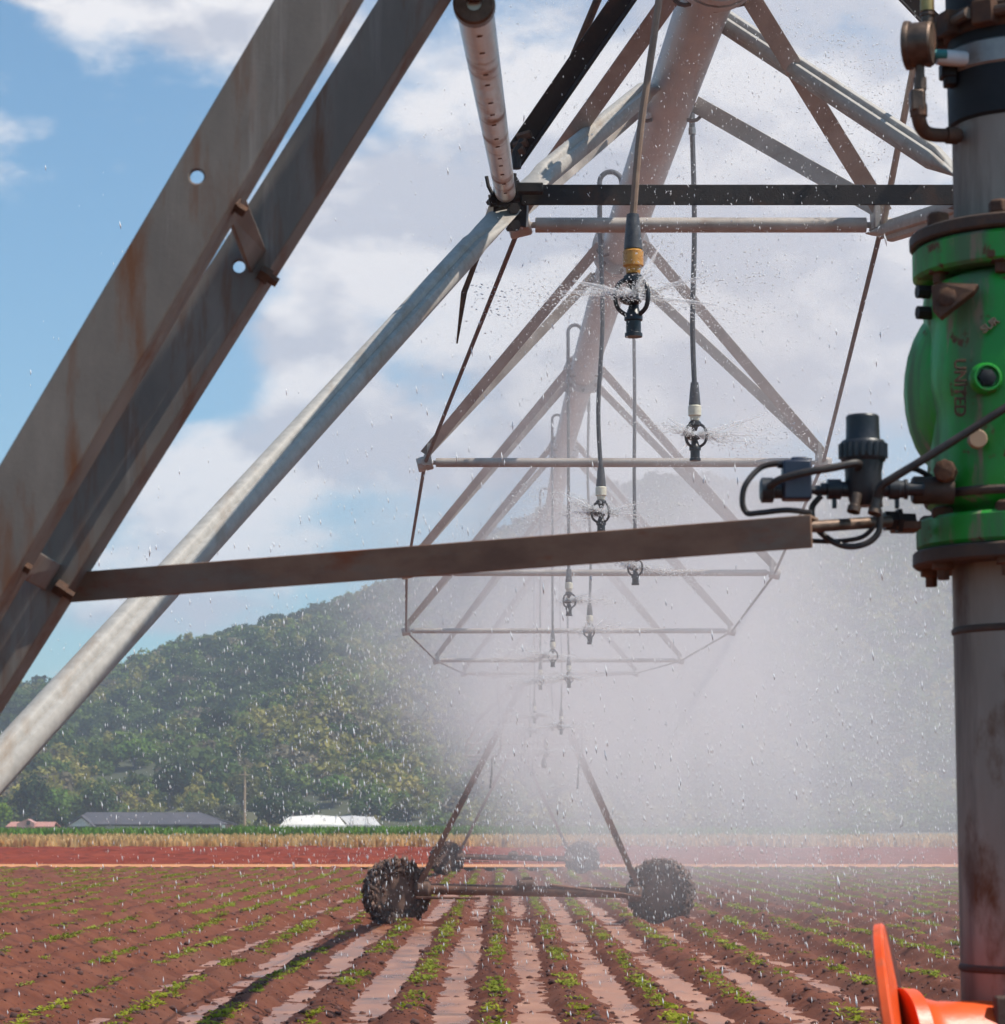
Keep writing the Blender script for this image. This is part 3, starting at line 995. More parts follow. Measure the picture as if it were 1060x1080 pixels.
def pipe_pt(Y):
    if Y <= 40.3:
        return Vector((float(np.interp(Y, PIPE_Y, PIPE_X)), Y, zrel(float(np.interp(Y, PIPE_Y, PIPE_Z)))))
    t = (Y - 40.3) / (78.5 - 40.3)
    if t <= 1:
        return Vector((0.52 - 0.10 * t, Y, zrel(2.42 + 0.55 * 4 * t * (1 - t) - 0.05 * t)))
    return Vector((0.42, Y, zrel(2.37 + 0.1 * (t - 1))))


PIPE_R = 0.084


def pipe_segment(parent, y0, y1, sub=6):
    """One length of main pipe with its welded end rings."""
    m = MB()
    ys_ = [y0 + (y1 - y0) * i / sub for i in range(sub + 1)]
    m.path([pipe_pt(v) for v in ys_], PIPE_R, 24)
    o = m.build('main_pipe', MAT['pipe'], parent)
    fl = MB()
    for ya, yb in ((y1 - 0.09, y1 - 0.05), (y1 - 0.03, y1 + 0.01)):
        a, b = pipe_pt(ya), pipe_pt(yb)
        fl.tube(a, b, PIPE_R + 0.045, n=24)
    f = fl.build('flange', MAT['pipe'], o)
    f.parent = o
    f.location = (0, 0, 0)
    d = (pipe_pt(y1 + 0.01) - pipe_pt(y1 - 0.09)).normalized()
    u, w, _ = frame(d)
    for k in range(8):
        a = 2 * PI * k / 8
        c = pipe_pt(y1 - 0.04) + (u * math.cos(a) + w * math.sin(a)) * (PIPE_R + 0.028)
        b = MB().lathe([(0.011, -0.075), (0.011, 0.075)], c, d, 6).build('bolt', MAT['rust'], o)
        b.parent = o
    return o


def angle_bar(p0, p1, wdir, w1, w2, t, flip=1):
    """L section between p0 and p1 (its corner line); broad leg along wdir, other leg at right angles."""
    p0, p1 = Vector(p0), Vector(p1)
    d = (p1 - p0).normalized()
    w = Vector(wdir)
    w = (w - d * w.dot(d)).normalized()
    s = d.cross(w) * flip
    L = (p1 - p0).length
    return MB().prism([(0, 0), (w1, 0), (w1, t), (t, t), (t, w2), (0, w2)], p0, w, s, d, L)


def joint_set(parent, J, braces, fat=1.0, bevel=0.0):
    """Truss joint: crossbar, joint plates and the angle braces up to the pipe."""
    Yj, cxj, hw, zj = J
    for s in (-1, 1):
        jp = Vector((cxj + s * hw, Yj, zj))
        pl = MB()
        pl.lathe([(0.030, -0.035), (0.034, -0.03), (0.034, 0.03), (0.030, 0.035)], jp, (s, 0, -0.25), 10)
        pl.box(jp + Vector((-s * 0.02, 0, 0.035)), (0.008, 0.06, 0.05))
        pl.tube(jp + Vector((0, -0.06, 0)), jp + Vector((0, 0.06, 0)), 0.016, n=8)
        pl.build('joint', MAT['brace'], parent)
        for yb in braces:
            top = pipe_pt(yb) + Vector((s * (PIPE_R - 0.005), 0, -0.03))
            b = angle_bar(jp + Vector((-s * 0.02, 0, 0.03)), top, (s * 0.5, -0.6, 0.6), 0.052 * fat, 0.040 * fat, 0.005, s)
            b.build('brace', MAT['brace'], parent, smooth=False, bevel=bevel)
            # U bolt clip that holds the brace on the pipe
            u_, w_, _ = frame(Vector((0, 1, 0.02)))
            MB().path(arc(top, 0.035, -120, 120, 8, (s, 0, 0), (0, 0.3, 1)), 0.007, 6).build('clip', MAT['rust'], parent)
    a, b = Vector((cxj - hw + 0.05, Yj, zj + 0.005)), Vector((cxj + hw - 0.05, Yj, zj + 0.005))
    cb = MB().tube(a, b, 0.021 * fat, n=14)
    cb.tube(a - Vector((0.05, 0, 0)), a, 0.010, n=8)
    cb.tube(b, b + Vector((0.05, 0, 0)), 0.010, n=8)
    cb.build('crossbar', MAT['brace'], parent)


span1 = empty('irrigation_span', (0.6, 3.7, 0), 'near pivot irrigation span, arched wet grey pipe over V braces and crossbars', 'irrigation span', 'irrigation spans')
SEG1 = [4.9, 7.3, 11.3, 16.0, 20.9, 25.7, 30.4, 35.2, 40.0]
for a, b in zip(SEG1[:-1], SEG1[1:]):
    pipe_segment(span1, a, b)
# (Y, centre x, half width, z) of the truss joints
JJ = [(8.0, (P(548, 240, 8.0).x + P(930, 246, 8.0).x) / 2, (P(930, 246, 8.0).x - P(548, 240, 8.0).x) / 2, P(739, 239, 8.0).z),
      (11.5, P(658, 490, 11.5).x, 212 * 11.5 / F, P(658, 489, 11.5).z),
      (16.0, P(623, 605, 16.0).x, 195 * 16.0 / F, P(623, 605, 16.0).z),
      (20.9, P(600, 666, 20.9).x, 172 * 20.9 / F, P(600, 666, 20.9).z),
      (25.7, P(589, 697, 25.7).x, 129 * 25.7 / F, P(589, 697, 25.7).z),
      (30.4, 0.56, 1.02, zrel(1.76)), (35.2, 0.55, 0.66, zrel(2.0))]
for i, J in enumerate(JJ):
    yj = J[0]
    br = (7.45, 8.75) if i == 0 else (yj - 0.42, yj + 0.42)
    joint_set(span1, J, br, 1.15 if i == 0 else 1.0, 0.002 if i < 2 else 0.0)
NL, NR = P(536, 214, 7.2), P(1026, 214, 7.2)
for s, node in ((-1, NL), (1, NR)):
    pts_ = [node] + [Vector((J[1] + s * J[2], J[0], J[3])) for J in JJ] + [pipe_pt(39.6) + Vector((s * 0.08, 0, -0.05))]
    for a, b in zip(pts_[:-1], pts_[1:]):
        MB().tube(a, b, 0.0085, n=8).build('truss_rod', MAT['rust'], span1)

span2 = empty('irrigation_span', (0.5, 40.3, 0), 'second irrigation span beyond the near wheel tower, veiled in spray', 'irrigation span', 'irrigation spans')
SEG2 = [40.5, 46.6, 53.0, 59.4, 65.8, 72.2, 78.5]
for a, b in zip(SEG2[:-1], SEG2[1:]):
    pipe_segment(span2, a, b, 4)
J2 = []
for i, yj in enumerate(SEG2[1:-1]):
    t = (yj - 40.3) / 38.2
    J2.append((yj, 0.5, 0.45 + 0.9 * 4 * t * (1 - t), pipe_pt(yj).z - 0.25 - 1.15 * 4 * t * (1 - t)))
    joint_set(span2, J2[-1], (yj - 0.45, yj + 0.45))
for s in (-1, 1):
    pts_ = [pipe_pt(41) + Vector((s * 0.08, 0, -0.05))] + [Vector((J[1] + s * J[2], J[0], J[3])) for J in J2] + [pipe_pt(77.8) + Vector((s * 0.08, 0, -0.05))]
    for a, b in zip(pts_[:-1], pts_[1:]):
        MB().tube(a, b, 0.009, n=6).build('truss_rod', MAT['rust'], span2)
over = empty('overhang_pipe', (0.42, 78.5, 0), 'short overhanging pipe beyond the far wheel tower', 'pipe')
MB().tube(pipe_pt(78.7), pipe_pt(88), 0.06, n=16).build('main_pipe', MAT['pipe'], over)
for yv in (82, 85):
    MB().tube(pipe_pt(78.6) + Vector((0, 0, 0.5)), pipe_pt(yv) + Vector((0, 0, 0.05)), 0.008, n=6).build('cable', MAT['rust'], over)
MB().tube(pipe_pt(78.65), pipe_pt(78.65) + Vector((0, 0, 0.5)), 0.03, n=10).build('mast', MAT['brace'], over)


# ------------------------------------------------------------------ wheel towers
def wheel_mesh(parent, rg):
    """Tractor wheel, axle along local Y, centre at the parent's origin: tyre with lugs, rim, hub, caked mud."""
    Rw, Wd = 0.50, 0.30
    t = MB()
    prof = [(0.30, -0.11), (0.34, -0.145), (0.42, -0.15), (0.465, -0.13), (0.478, -0.06), (0.48, 0.0), (0.478, 0.06), (0.465, 0.13), (0.42, 0.15), (0.34, 0.145), (0.30, 0.11)]
    t.lathe(prof, (0, 0, 0), (0, 1, 0), 40)
    for k in range(20):
        for sd_ in (-1, 1):
            a = 2 * PI * (k + (0.5 if sd_ > 0 else 0)) / 20
            rad = Vector((math.cos(a), 0, math.sin(a)))
            tan = Vector((-math.sin(a), 0, math.cos(a)))
            ax = (Vector((0, sd_, 0)) * 0.85 + tan * 0.53).normalized()
            c = rad * (Rw - 0.012) + Vector((0, sd_ * 0.075, 0)) + tan * 0.02
            t.box(c, (0.088, 0.024, 0.044), (ax, ax.cross(rad).normalized(), rad))
            # shoulder of the lug running down the side wall
            c2 = rad * 0.455 + Vector((0, sd_ * 0.148, 0)) + tan * 0.06
            t.box(c2, (0.04, 0.02, 0.016), (rad, tan, Vector((0, 1, 0))))
    tyre = t.build('tyre', MAT['tyre'], parent, bevel=0.006)
    r = MB()
    r.lathe([(0.31, -0.115), (0.315, -0.10), (0.27, -0.07), (0.24, 0.02), (0.10, 0.03), (0.10, -0.02), (0.06, -0.03), (0.06, -0.06)], (0, 0, 0), (0, 1, 0), 32)
    r.lathe([(0.31, 0.115), (0.27, 0.06), (0.24, 0.035)], (0, 0, 0), (0, 1, 0), 32, caps=False)
    r.build('rim', MAT['mud'], parent)
    for k in range(8):
        a = 2 * PI * k / 8
        MB().lathe([(0.013, -0.012), (0.013, 0.012)], (0.165 * math.cos(a), 0.008, 0.165 * math.sin(a)), (0, 1, 0), 6).build('lug_nut', MAT['rust'], parent)
    n = 900
    ang = rg.random(n) * 2 * PI
    rr = 0.12 + 0.39 * np.sqrt(rg.random(n))
    side = np.where(rg.random(n) < 0.5, -1.0, 1.0)
    tread = rg.random(n) < 0.4
    rr = np.where(tread, 0.485 + 0.03 * rg.random(n), rr)
    yy = np.where(tread, (rg.random(n) - 0.5) * 0.3, side * (0.10 + 0.055 * np.clip((rr - 0.2) / 0.2, 0, 1)))
    c = np.stack([rr * np.cos(ang), yy, rr * np.sin(ang)], 1)
    base = np.array([[1, 0, 0], [-1, 0, 0], [0, 1, 0], [0, -1, 0], [0, 0, 1], [0, 0, -1]], dtype=float)
    sz_ = (0.009 + 0.022 * rg.random((n, 1, 1)) ** 2) * (0.6 + 0.9 * rg.random((n, 6, 1)))
    st = np.ones((n, 1, 3))
    st[:, 0, 2] = 1.0 + 2.6 * rg.random(n)
    v = c[:, None, :] + base[None] * sz_ * st
    fo = np.array([[0, 2, 4], [2, 1, 4], [1, 3, 4], [3, 0, 4], [2, 0, 5], [1, 2, 5], [3, 1, 5], [0, 3, 5]])
    f = (np.arange(n)[:, None, None] * 6 + fo[None]).reshape(-1, 3)
    mo = np_obj('mud_crust', v.reshape(-1, 3), f, MAT['mud'], False)
    mo.parent = parent
    tag(mo, kind='stuff')


def wheel_tower(Y, cx, apex, label, seed, yaw):
    rg = np.random.default_rng(seed)
    root = empty('wheel_tower', (cx, Y, 0), label, 'wheel tower', 'wheel towers')
    half = 2.06
    for s in (-1, 1):
        w = bpy.data.objects.new('wheel', None)
        COL.objects.link(w)
        w.empty_display_size = 0.2
        w.parent = root
        w.location = (s * half, 0, 0.47)
        w.rotation_euler = (0, rg.random() * 3, 0)
        wheel_mesh_local(w, rg)
        w.rotation_euler = Matrix.Rotation(-s * R(yaw), 3, 'Z').to_euler()
    zb = 0.50
    MB().path([(cx - 1.60, Y, zb + 0.03), (cx, Y, zb), (cx + 1.60, Y, zb - 0.03)], 0.085, 20).build('base_beam', MAT['beam'], root)
    MB().tube((cx - 1.75, Y - 0.12, zb - 0.10), (cx - 0.75, Y - 0.12, zb - 0.11), 0.022, n=10).build('drive_shaft', MAT['beam'], root)
    MB().tube((cx + 0.3, Y - 0.12, zb + 0.10), (cx + 1.75, Y - 0.12, zb - 0.08), 0.022, n=10).build('drive_shaft', MAT['beam'], root)
    for s in (-1, 1):
        g = MB().lathe([(0.10, -0.14), (0.14, -0.10), (0.14, 0.06), (0.09, 0.12)], (cx + s * 1.66, Y, zb - s * 0.03), (s, 0, 0), 16)
        g.build('gearbox', MAT['mud'], root)
        foot = Vector((cx + s * 1.66, Y - 0.02, zb + 0.08))
        for dy in (-0.35, 0.35):
            top = apex + Vector((s * 0.06, dy * 1.6, -0.06))
            angle_bar(foot + Vector((0, dy * 0.25, 0)), top, (s, 0, 0.4), 0.085, 0.07, 0.007, s).build('leg', MAT['beam'], root, smooth=False)
        for k in range(3):
            tt = 0.22 + 0.25 * k
            a = foot.lerp(apex, tt)
            MB().beam(a + Vector((0, -0.07 - 0.5 * tt, 0)), a + Vector((0, 0.07 + 0.5 * tt, 0)), 0.04, 0.006).build('leg_tie', MAT['brace'], root)
    c = Vector((cx - 0.03, Y - 0.10, zb + 0.11))
    mt = MB()
    mt.lathe([(0.05, -0.15), (0.085, -0.12), (0.09, 0.06), (0.075, 0.12), (0.03, 0.15)], c, (1, 0, 0.05), 14)
    mt.box(c + Vector((0.02, 0, 0.07)), (0.07, 0.06, 0.035))
    mt.build('drive_motor', MAT['mud'], root)
    MB().box(apex + Vector((0.0, 0, -0.12)), (0.12, 0.35, 0.03)).build('saddle', MAT['beam'], root)
    return root


def wheel_mesh_local(parent, rg):
    rot_keep = parent.rotation_euler.copy()
    parent.rotation_euler = (0, 0, 0)
    saved = world_loc
    globals()['world_loc'] = lambda o: Vector((0, 0, 0))
    wheel_mesh(parent, rg)
    globals()['world_loc'] = saved
    parent.rotation_euler = rot_keep


wheel_tower(40.3, 0.405, pipe_pt(40.3), 'near wheel tower with muddy lugged tyres at both ends of its beam', 21, 24)
wheel_tower(78.5, 0.36, pipe_pt(78.5), 'far wheel tower with muddy tyres seen between the near wheels', 22, 20)


# ------------------------------------------------------------------ sprinkler drops
def sprinkler_head(parent, z, spin, cup):
    """Rotator head hanging at height z: adapter, body, caged arms, plate, end cap."""
    MB().lathe([(0.014, 0.13), (0.017, 0.10), (0.021, 0.055), (0.021, 0.05)], (0, 0, z), (0, 0, 1), 14).build('swivel', MAT['hose'], parent)
    MB().lathe([(0.019, 0.049), (0.0235, 0.044), (0.0235, 0.012), (0.018, 0.008), (0.016, -0.006)], (0, 0, z), (0, 0, 1), 16).build('adapter', MAT[cup], parent)
    MB().lathe([(0.015, -0.007), (0.022, -0.012), (0.022, -0.024), (0.012, -0.03), (0.007, -0.043)], (0, 0, z), (0, 0, 1), 14).build('nozzle', MAT['plastic'], parent)
    for k in range(3):
        a = spin + 2 * PI * k / 3
        d = Vector((math.cos(a), math.sin(a), 0))
        pts_ = [Vector((0, 0, z - 0.02)) + d * 0.018, Vector((0, 0, z - 0.034)) + d * 0.036, Vector((0, 0, z - 0.062)) + d * 0.043,
                Vector((0, 0, z - 0.088)) + d * 0.036, Vector((0, 0, z - 0.103)) + d * 0.014]
        MB().path(smooth_path(pts_, 4), 0.0052, 8).build('arm', MAT['plastic'], parent)
    MB().lathe([(0.004, -0.055), (0.019, -0.062), (0.026, -0.070), (0.019, -0.075), (0.006, -0.078)], (0, 0, z), (0.12, 0.1, 1), 14).build('deflector_plate', MAT['plastic'], parent)
    MB().lathe([(0.010, -0.078), (0.016, -0.095), (0.021, -0.102), (0.021, -0.112), (0.017, -0.114), (0.017, -0.140), (0.020, -0.142), (0.020, -0.150)], (0, 0, z), (0, 0, 1), 14).build('end_cap', MAT['plastic'], parent)


HEADS = []


def drop(Y, side, x_hose, z_head, label, cup='cream', hose='hose', far=False, group='sprinklers hanging from the span', lean=0.0, big=1.0):
    p = pipe_pt(Y)
    root = empty('sprinkler_drop', p, label, 'sprinkler', group)
    lx = x_hose + lean - p.x
    gm = MB()
    tl = p + Vector((side * 0.03, 0, PIPE_R - 0.01))
    r_ = max(abs(lx - side * 0.03) / 2, 0.03)
    cpt = Vector(((tl.x + p.x + lx) / 2, Y, tl.z + 0.09))
    pts_ = [tl] + arc(cpt, r_, 180 if side > 0 else 0, 0 if side > 0 else 180, 10, (1, 0, 0), (0, 0, 1)) + [Vector((p.x + lx, Y, tl.z - 0.12))]
    gm.path(pts_, 0.011, 10).build('gooseneck', MAT['hose'], root)
    zt = tl.z - 0.12
    sway = 0.010 * math.sin(Y * 3.1)
    hp = [Vector((p.x + lx, Y, zt + 0.02)), Vector((p.x + lx - lean * 0.3 + sway, Y, (zt * 2 + z_head) / 3)), Vector((p.x + lx - lean * 0.75 - sway, Y, (zt + z_head * 2) / 3)), Vector((p.x + lx - lean, Y, z_head + 0.12 * big))]
    MB().path(smooth_path(hp, 5), 0.0095, 10).build('hose', MAT[hose], root)
    # two hose clamps
    MB().lathe([(0.0135, -0.012), (0.0135, 0.012)], (p.x + lx, Y, zt), (0, 0, 1), 10).build('hose_clamp', MAT['band'], root)
    h = bpy.data.objects.new('sprinkler_head', None)
    h.empty_display_size = 0.05
    COL.objects.link(h)
    h.parent = root
    h.location = (lx - lean, 0, z_head - p.z)
    h.scale = (big, big, big)
    sprinkler_head_local(h, PI / 2 + 0.25 * math.sin(Y * 1.7), cup)
    HEADS.append((Vector((p.x + lx - lean, Y, z_head)), Y))
    return root


def sprinkler_head_local(h, spin, cup):
    saved = world_loc
    globals()['world_loc'] = lambda o: Vector((0, 0, 0))
    sprinkler_head(h, 0.0, spin, cup)
    globals()['world_loc'] = saved


# (pixel of the head's plate, depth, side, words)
DROPS = [(668, 312, 6.2, -1, 'nearest sprinkler with amber nozzle cup, just left of the big pipe'),
         (733, 460, 8.95, 1, 'sprinkler with pale adapter hanging alone right of the pipe at crossbar height'),
         (634, 541, 10.6, -1, 'sprinkler with cream cup half hidden behind the rusty tie bar'),
         (670, 599, 13.1, 1, 'sprinkler peeking just below the rusty tie bar on the right'),
         (600, 634, 15.2, -1, 'first full sprinkler below the tie bar, left of its neighbour'),
         (622, 666, 17.6, 1, 'sprinkler with cream cup below right of the first one under the bar'),
         (583, 692, 20.3, -1, 'dark sprinkler third down in the left file under the bar'),
         (600, 715, 22.9, 1, 'sprinkler lower in the right file in white spray'),
         (570, 718, 25.3, -1, 'small sprinkler low in the left file inside the spray')]
for i, (px, py, Y, sd_, lab) in enumerate(DROPS):
    q = P(px, py, Y)
    drop(Y, sd_, q.x, q.z + 0.062, lab, cup='amber' if i == 0 else 'cream', hose='tan_hose' if i == 0 else 'hose', lean=0.10 if i == 0 else 0.0, big=1.1 if i == 0 else 1.0)
k = 0
for Y in (27.8, 30.3, 32.8, 35.3, 37.8, 43, 46, 49, 52, 56, 60, 64, 68, 72, 76):
    sd_ = 1 if k % 2 == 0 else -1
    p = pipe_pt(Y)
    drop(Y, sd_, p.x + sd_ * 0.13, zrel(1.32) if k % 4 else zrel(1.1), 'tiny distant sprinkler blurred by spray between the tower legs', group='distant sprinklers in the spray', far=True)
    k += 1

# bent drop tubes at the near wheel tower
for s, pxs, lab in ((-1, (526, 528, 519), 'bent drop tube hooked on the left leg of the near wheel tower'), (1, (617, 614, 611), 'thin drop tube beside the right leg of the near wheel tower')):
    root = empty('tower_drop_tube', P(pxs[1], 790, 39.6), lab, 'drop tube')
    a, b, c_, d_, e = P(pxs[0], 712, 39.6), P(pxs[1], 770, 39.6), P(pxs[1], 790, 39.6), P(pxs[2], 800, 39.6), P(pxs[2] - 2, 832, 39.6)
    if s < 0:
        MB().path(smooth_path([pipe_pt(39.6) + Vector((0, 0, 0.08)), a.lerp(pipe_pt(39.6), 0.4) + Vector((0, 0, 0.15)), a, b, c_, d_], 5), 0.024, 10).build('tube', MAT['brace'], root)
        MB().path([d_, d_.lerp(e, 0.5) + Vector((0.01, 0, 0)), e], [0.02, 0.016, 0.014], 8).build('hose', MAT['hose'], root)
    else:
        MB().path(smooth_path([pipe_pt(39.6) + Vector((0, 0, 0.08)), a.lerp(pipe_pt(39.6), 0.4) + Vector((0, 0, 0.15)), a, b, c_], 5), 0.018, 10).build('tube', MAT['brace'], root)
        MB().path([c_, d_, e], [0.02, 0.016, 0.014], 8).build('hose', MAT['hose'], root)
root = empty('tower_drop_tube', P(574, 800, 38.9), 'straight hanging hose with a weight between the near tower legs', 'drop tube')
MB().path([pipe_pt(38.9) + Vector((0.05, 0, -0.05)), P(575, 768, 38.9), P(574, 802, 38.9)], 0.012, 8).build('hose', MAT['hose'], root)
MB().lathe([(0.02, -0.10), (0.04, -0.08), (0.045, 0.0), (0.02, 0.06)], P(574, 803, 38.9), (0, 0, 1), 12).build('weight', MAT['plastic'], root)

# ------------------------------------------------------------------ head frame of the near span (where the truss meets the pivot)
def flat_tube(p0, p1, r, flat0=0.0, flat1=0.0, n=36, fdir=(0, 0, 1)):
    """Tube whose ends can be hammered flat over the given lengths."""
    p0, p1 = Vector(p0), Vector(p1)
    d = (p1 - p0)
    L = d.length
    d.normalize()
    u = Vector(fdir)
    u = (u - d * u.dot(d)).normalized()
    w = d.cross(u)
    st = [0.0, L]
    if flat0:
        st += [flat0 * 0.4, flat0 * 0.7, flat0]
    if flat1:
        st += [L - flat1 * 0.4, L - flat1 * 0.7, L - flat1]
    rings = []
    for s in sorted(st):
        f = 0.0
        if flat0 and s < flat0:
            f = max(f, min(1, (flat0 - s) / (flat0 * 0.6)))
        if flat1 and s > L - flat1:
            f = max(f, min(1, (s - L + flat1) / (flat1 * 0.6)))
        a, b = r * (1 - 0.80 * f), r * (1 + 0.38 * f)
        g = [1.0 - (0.26 if k % 9 == 4 else (0.11 if k % 9 in (3, 5) else 0.0)) * (1 - 0.6 * f) for k in range(n)]
        rings.append([p0 + d * s + u * (a * g[k] * math.cos(2 * PI * k / n)) + w * (b * g[k] * math.sin(2 * PI * k / n)) for k in range(n)])
    return MB().rings(rings)


# galvanised tubes from the nodes to the pipe
flat_tube(NL + Vector((0.04, 0.0, 0.03)), pipe_pt(8.45) + Vector((-0.085, 0, -0.02)), 0.037, 0.22, 0.12).build('node_tube', MAT['galv'], span1)
flat_tube(P(1034, 199, 7.2), P(738, 5, 7.9), 0.037, 0.2, 0.0).build('node_tube', MAT['galv'], span1)
flat_tube(P(928, 247, 8.0), P(1040, 212, 7.2), 0.036, 0.1, 0.1).build('node_tube', MAT['galv'], span1)
# black angle braces up to the pipe
angle_bar(P(549, 172, 7.08), pipe_pt(6.55) + Vector((-0.08, 0, 0)), (-0.6, -0.35, 0.55), 0.058, 0.055, 0.006, 1).build('black_brace', MAT['black_steel'], span1, smooth=False, bevel=0.002)
angle_bar(P(1042, 97, 7.2), pipe_pt(6.55) + Vector((0.08, 0, 0)), (0.6, -0.35, 0.55), 0.050, 0.05, 0.006, -1).build('black_brace', MAT['black_steel'], span1, smooth=False, bevel=0.002)
# black crossbar between the two nodes
hb = angle_bar(P(550, 194.5, 7.16), P(1045, 194.5, 7.16), (0, 0, -1), 0.060, 0.055, 0.006, 1)
hb.build('black_crossbar', MAT['black_steel'], span1, smooth=False, bevel=0.002)
MB().box(P(558, 199, 7.13), (0.04, 0.02, 0.014)).build('crossbar_lug', MAT['black_steel'], span1, bevel=0.003)
# node cluster: gusset, bolts, strap loops
for nd, s in ((NL, -1), (NR, 1)):
    g = MB().prism([(-0.055, -0.05), (0.03, -0.085), (0.055, 0.0), (0.04, 0.06), (-0.03, 0.05)], nd + Vector((0, -0.03, 0)), (1, 0, 0.25), (-0.25, 0, 1), (0, 1, 0), 0.012)
    g.build('gusset', MAT['black_steel'], span1, bevel=0.002)
    for bxp, byp in ((520, 211), (527, 213), (541, 239), (533, 199), (540, 221)):
        c = P(bxp if s < 0 else 2 * 781 - bxp, byp, 7.14)
        MB().lathe([(0.017, -0.03), (0.017, -0.012), (0.009, -0.012), (0.009, 0.05)], c, (0.25 * s, 1, 0.1), 6).build('bolt', MAT['black_steel'], span1)
    MB().tube(P(516, 212, 7.13) if s < 0 else P(1046, 212, 7.13), P(547, 206, 7.13) if s < 0 else P(1015, 206, 7.13), 0.018, n=10).build('pin', MAT['black_steel'], span1)
    MB().path([P(513 if s < 0 else 1049, 186, 7.1), P(515 if s < 0 else 1047, 196, 7.1), P(520 if s < 0 else 1042, 206, 7.1)], 0.006, 6).build('strap_hook', MAT['black_steel'], span1)
    MB().path([P(543 if s < 0 else 1019, 183, 7.1), P(543 if s < 0 else 1019, 196, 7.1), P(536 if s < 0 else 1026, 207, 7.1)], 0.006, 6).build('strap_hook', MAT['black_steel'], span1)
MB().path([P(552, 148, 7.0), P(544, 162, 7.0), P(545, 178, 7.0)], 0.013, 8).build('hinge_pin', MAT['black_steel'], span1)
for q in ((549, 152), (553, 143), (546, 160)):
    MB().lathe([(0.012, -0.02), (0.012, 0.02)], P(*q, 7.0), (1, -0.4, 0.2), 6).build('bolt', MAT['rust'], span1)
# lower bracket and loose strap under the node
MB().prism([(-0.012, 0), (0.03, 0.0), (0.055, 0.11), (0.03, 0.12)], P(508, 250, 7.2), (1, 0, 0), (0, 0, 1), (0, 1, 0), 0.008).build('bracket', MAT['brace'], span1)
MB().prism([(0, 0), (0.005, 0), (0.032, 0.15), (0.082, 0.29), (0.072, 0.30), (0.014, 0.15)], P(481, 362, 7.25), (1, 0, 0), (0, 0, 1), (0, 1, 0), 0.004).build('loose_strap', MAT['rust'], span1)
# thin tie rods
MB().tube(P(652, -52, 6.8), P(589, 98, 7.0), 0.0115, n=10).build('tie_rod', MAT['rust'], span1)
MB().path([P(594, 88, 7.0), P(586, 98, 6.98), P(579, 107, 6.98), P(573, 103, 6.98)], 0.011, 8).build('rod_hook', MAT['rust'], span1)
MB().tube(P(929, 250, 8.0), P(985, -40, 7.0), 0.0105, n=10).build('tie_rod', MAT['brace'], span1)

# ------------------------------------------------------------------ pivot tower
RIX, RIY = 0.7635, 3.70
tower = empty('pivot_tower', (-0.9, 3.5, 0), 'rust stained angle iron pivot tower legs with tie bar at left', 'pivot tower')


def through(p, q, z):
    p, q = Vector(p), Vector(q)
    return p + (q - p) * ((z - p.z) / (q.z - p.z))


def drill(o, holes, r, depth_axis):
    """Cut round bolt holes through a part."""
    off = world_loc(o.parent)
    for h in holes:
        c = MB().lathe([(r, -0.15), (r, 0.15)], Vector(h) - off, depth_axis, 24).build('cutter', MAT['rust'], None, smooth=False)
        c.location = off
        b = o.modifiers.new('hole', 'BOOLEAN')
        b.operation = 'DIFFERENCE'
        b.object = c
        bpy.context.view_layer.update()
        dg = bpy.context.evaluated_depsgraph_get()
        me = bpy.data.meshes.new_from_object(o.evaluated_get(dg))
        o.modifiers.clear()
        o.data = me
        bpy.data.objects.remove(c)


def leg(edge_a, edge_b, Y, width, flange, holes):
    a, b = P(*edge_a, Y), P(*edge_b, Y)
    lo, hi = through(a, b, 0.05), through(a, b, 4.15)
    d = (hi - lo).normalized()
    w = Vector((-d.z, 0, d.x))
    s = d.cross(w)
    o = angle_bar(lo, hi, w, width, flange, 0.009, 1 if s.y > 0 else -1).build('leg', MAT['leg'], tower, smooth=False)
    drill(o, holes, 0.0095, (0, 1, 0))
    o.data.shade_flat()
    bv = o.modifiers.new('bevel', 'BEVEL')
    bv.width = 0.0025
    bv.segments = 2
    bv.limit_method = 'ANGLE'
    bv.angle_limit = R(50)
    return lo, hi


lo1, hi1 = leg((369, 0), (41, 560), 3.42, 0.092, 0.085, [P(207.5, 186, 3.42)])
lo2, hi2 = leg((464, 0), (110, 560), 3.86, 0.083, 0.085, [P(252, 281, 3.86)])
for corners, ys_ in (([(238, 224), (256, 204), (281, 267), (265, 292)], (3.50, 3.50, 3.90, 3.90)), ([(17, 607), (32, 577), (65, 596), (48, 623)], (3.50, 3.50, 3.90, 3.90))):
    q = [P(*c, y_) for c, y_ in zip(corners, ys_)]
    nrm = (q[1] - q[0]).cross(q[2] - q[0]).normalized() * 0.005
    m = MB().add([v - nrm for v in q] + [v + nrm for v in q], [(0, 1, 2, 3), (4, 5, 6, 7), (0, 1, 5, 4), (1, 2, 6, 5), (2, 3, 7, 6), (3, 0, 4, 7)])
    m.build('stitch_plate', MAT['leg'], tower, smooth=False, bevel=0.002)
for c, y_ in (((246, 216), 3.46), ((281, 291), 3.86), ((19, 593), 3.46), ((65, 622), 3.86)):
    MB().lathe([(0.013, -0.012), (0.013, 0.006), (0.008, 0.006), (0.008, 0.02)], P(*c, y_), (0.8, 0.15, -0.5), 6).build('bolt', MAT['rust'], tower)
for p in (lo1, lo2):
    MB().box((p.x - 0.02, p.y + 0.03, 0.0), (0.16, 0.14, 0.05)).build('foot_plate', MAT['leg'], tower, bevel=0.006)
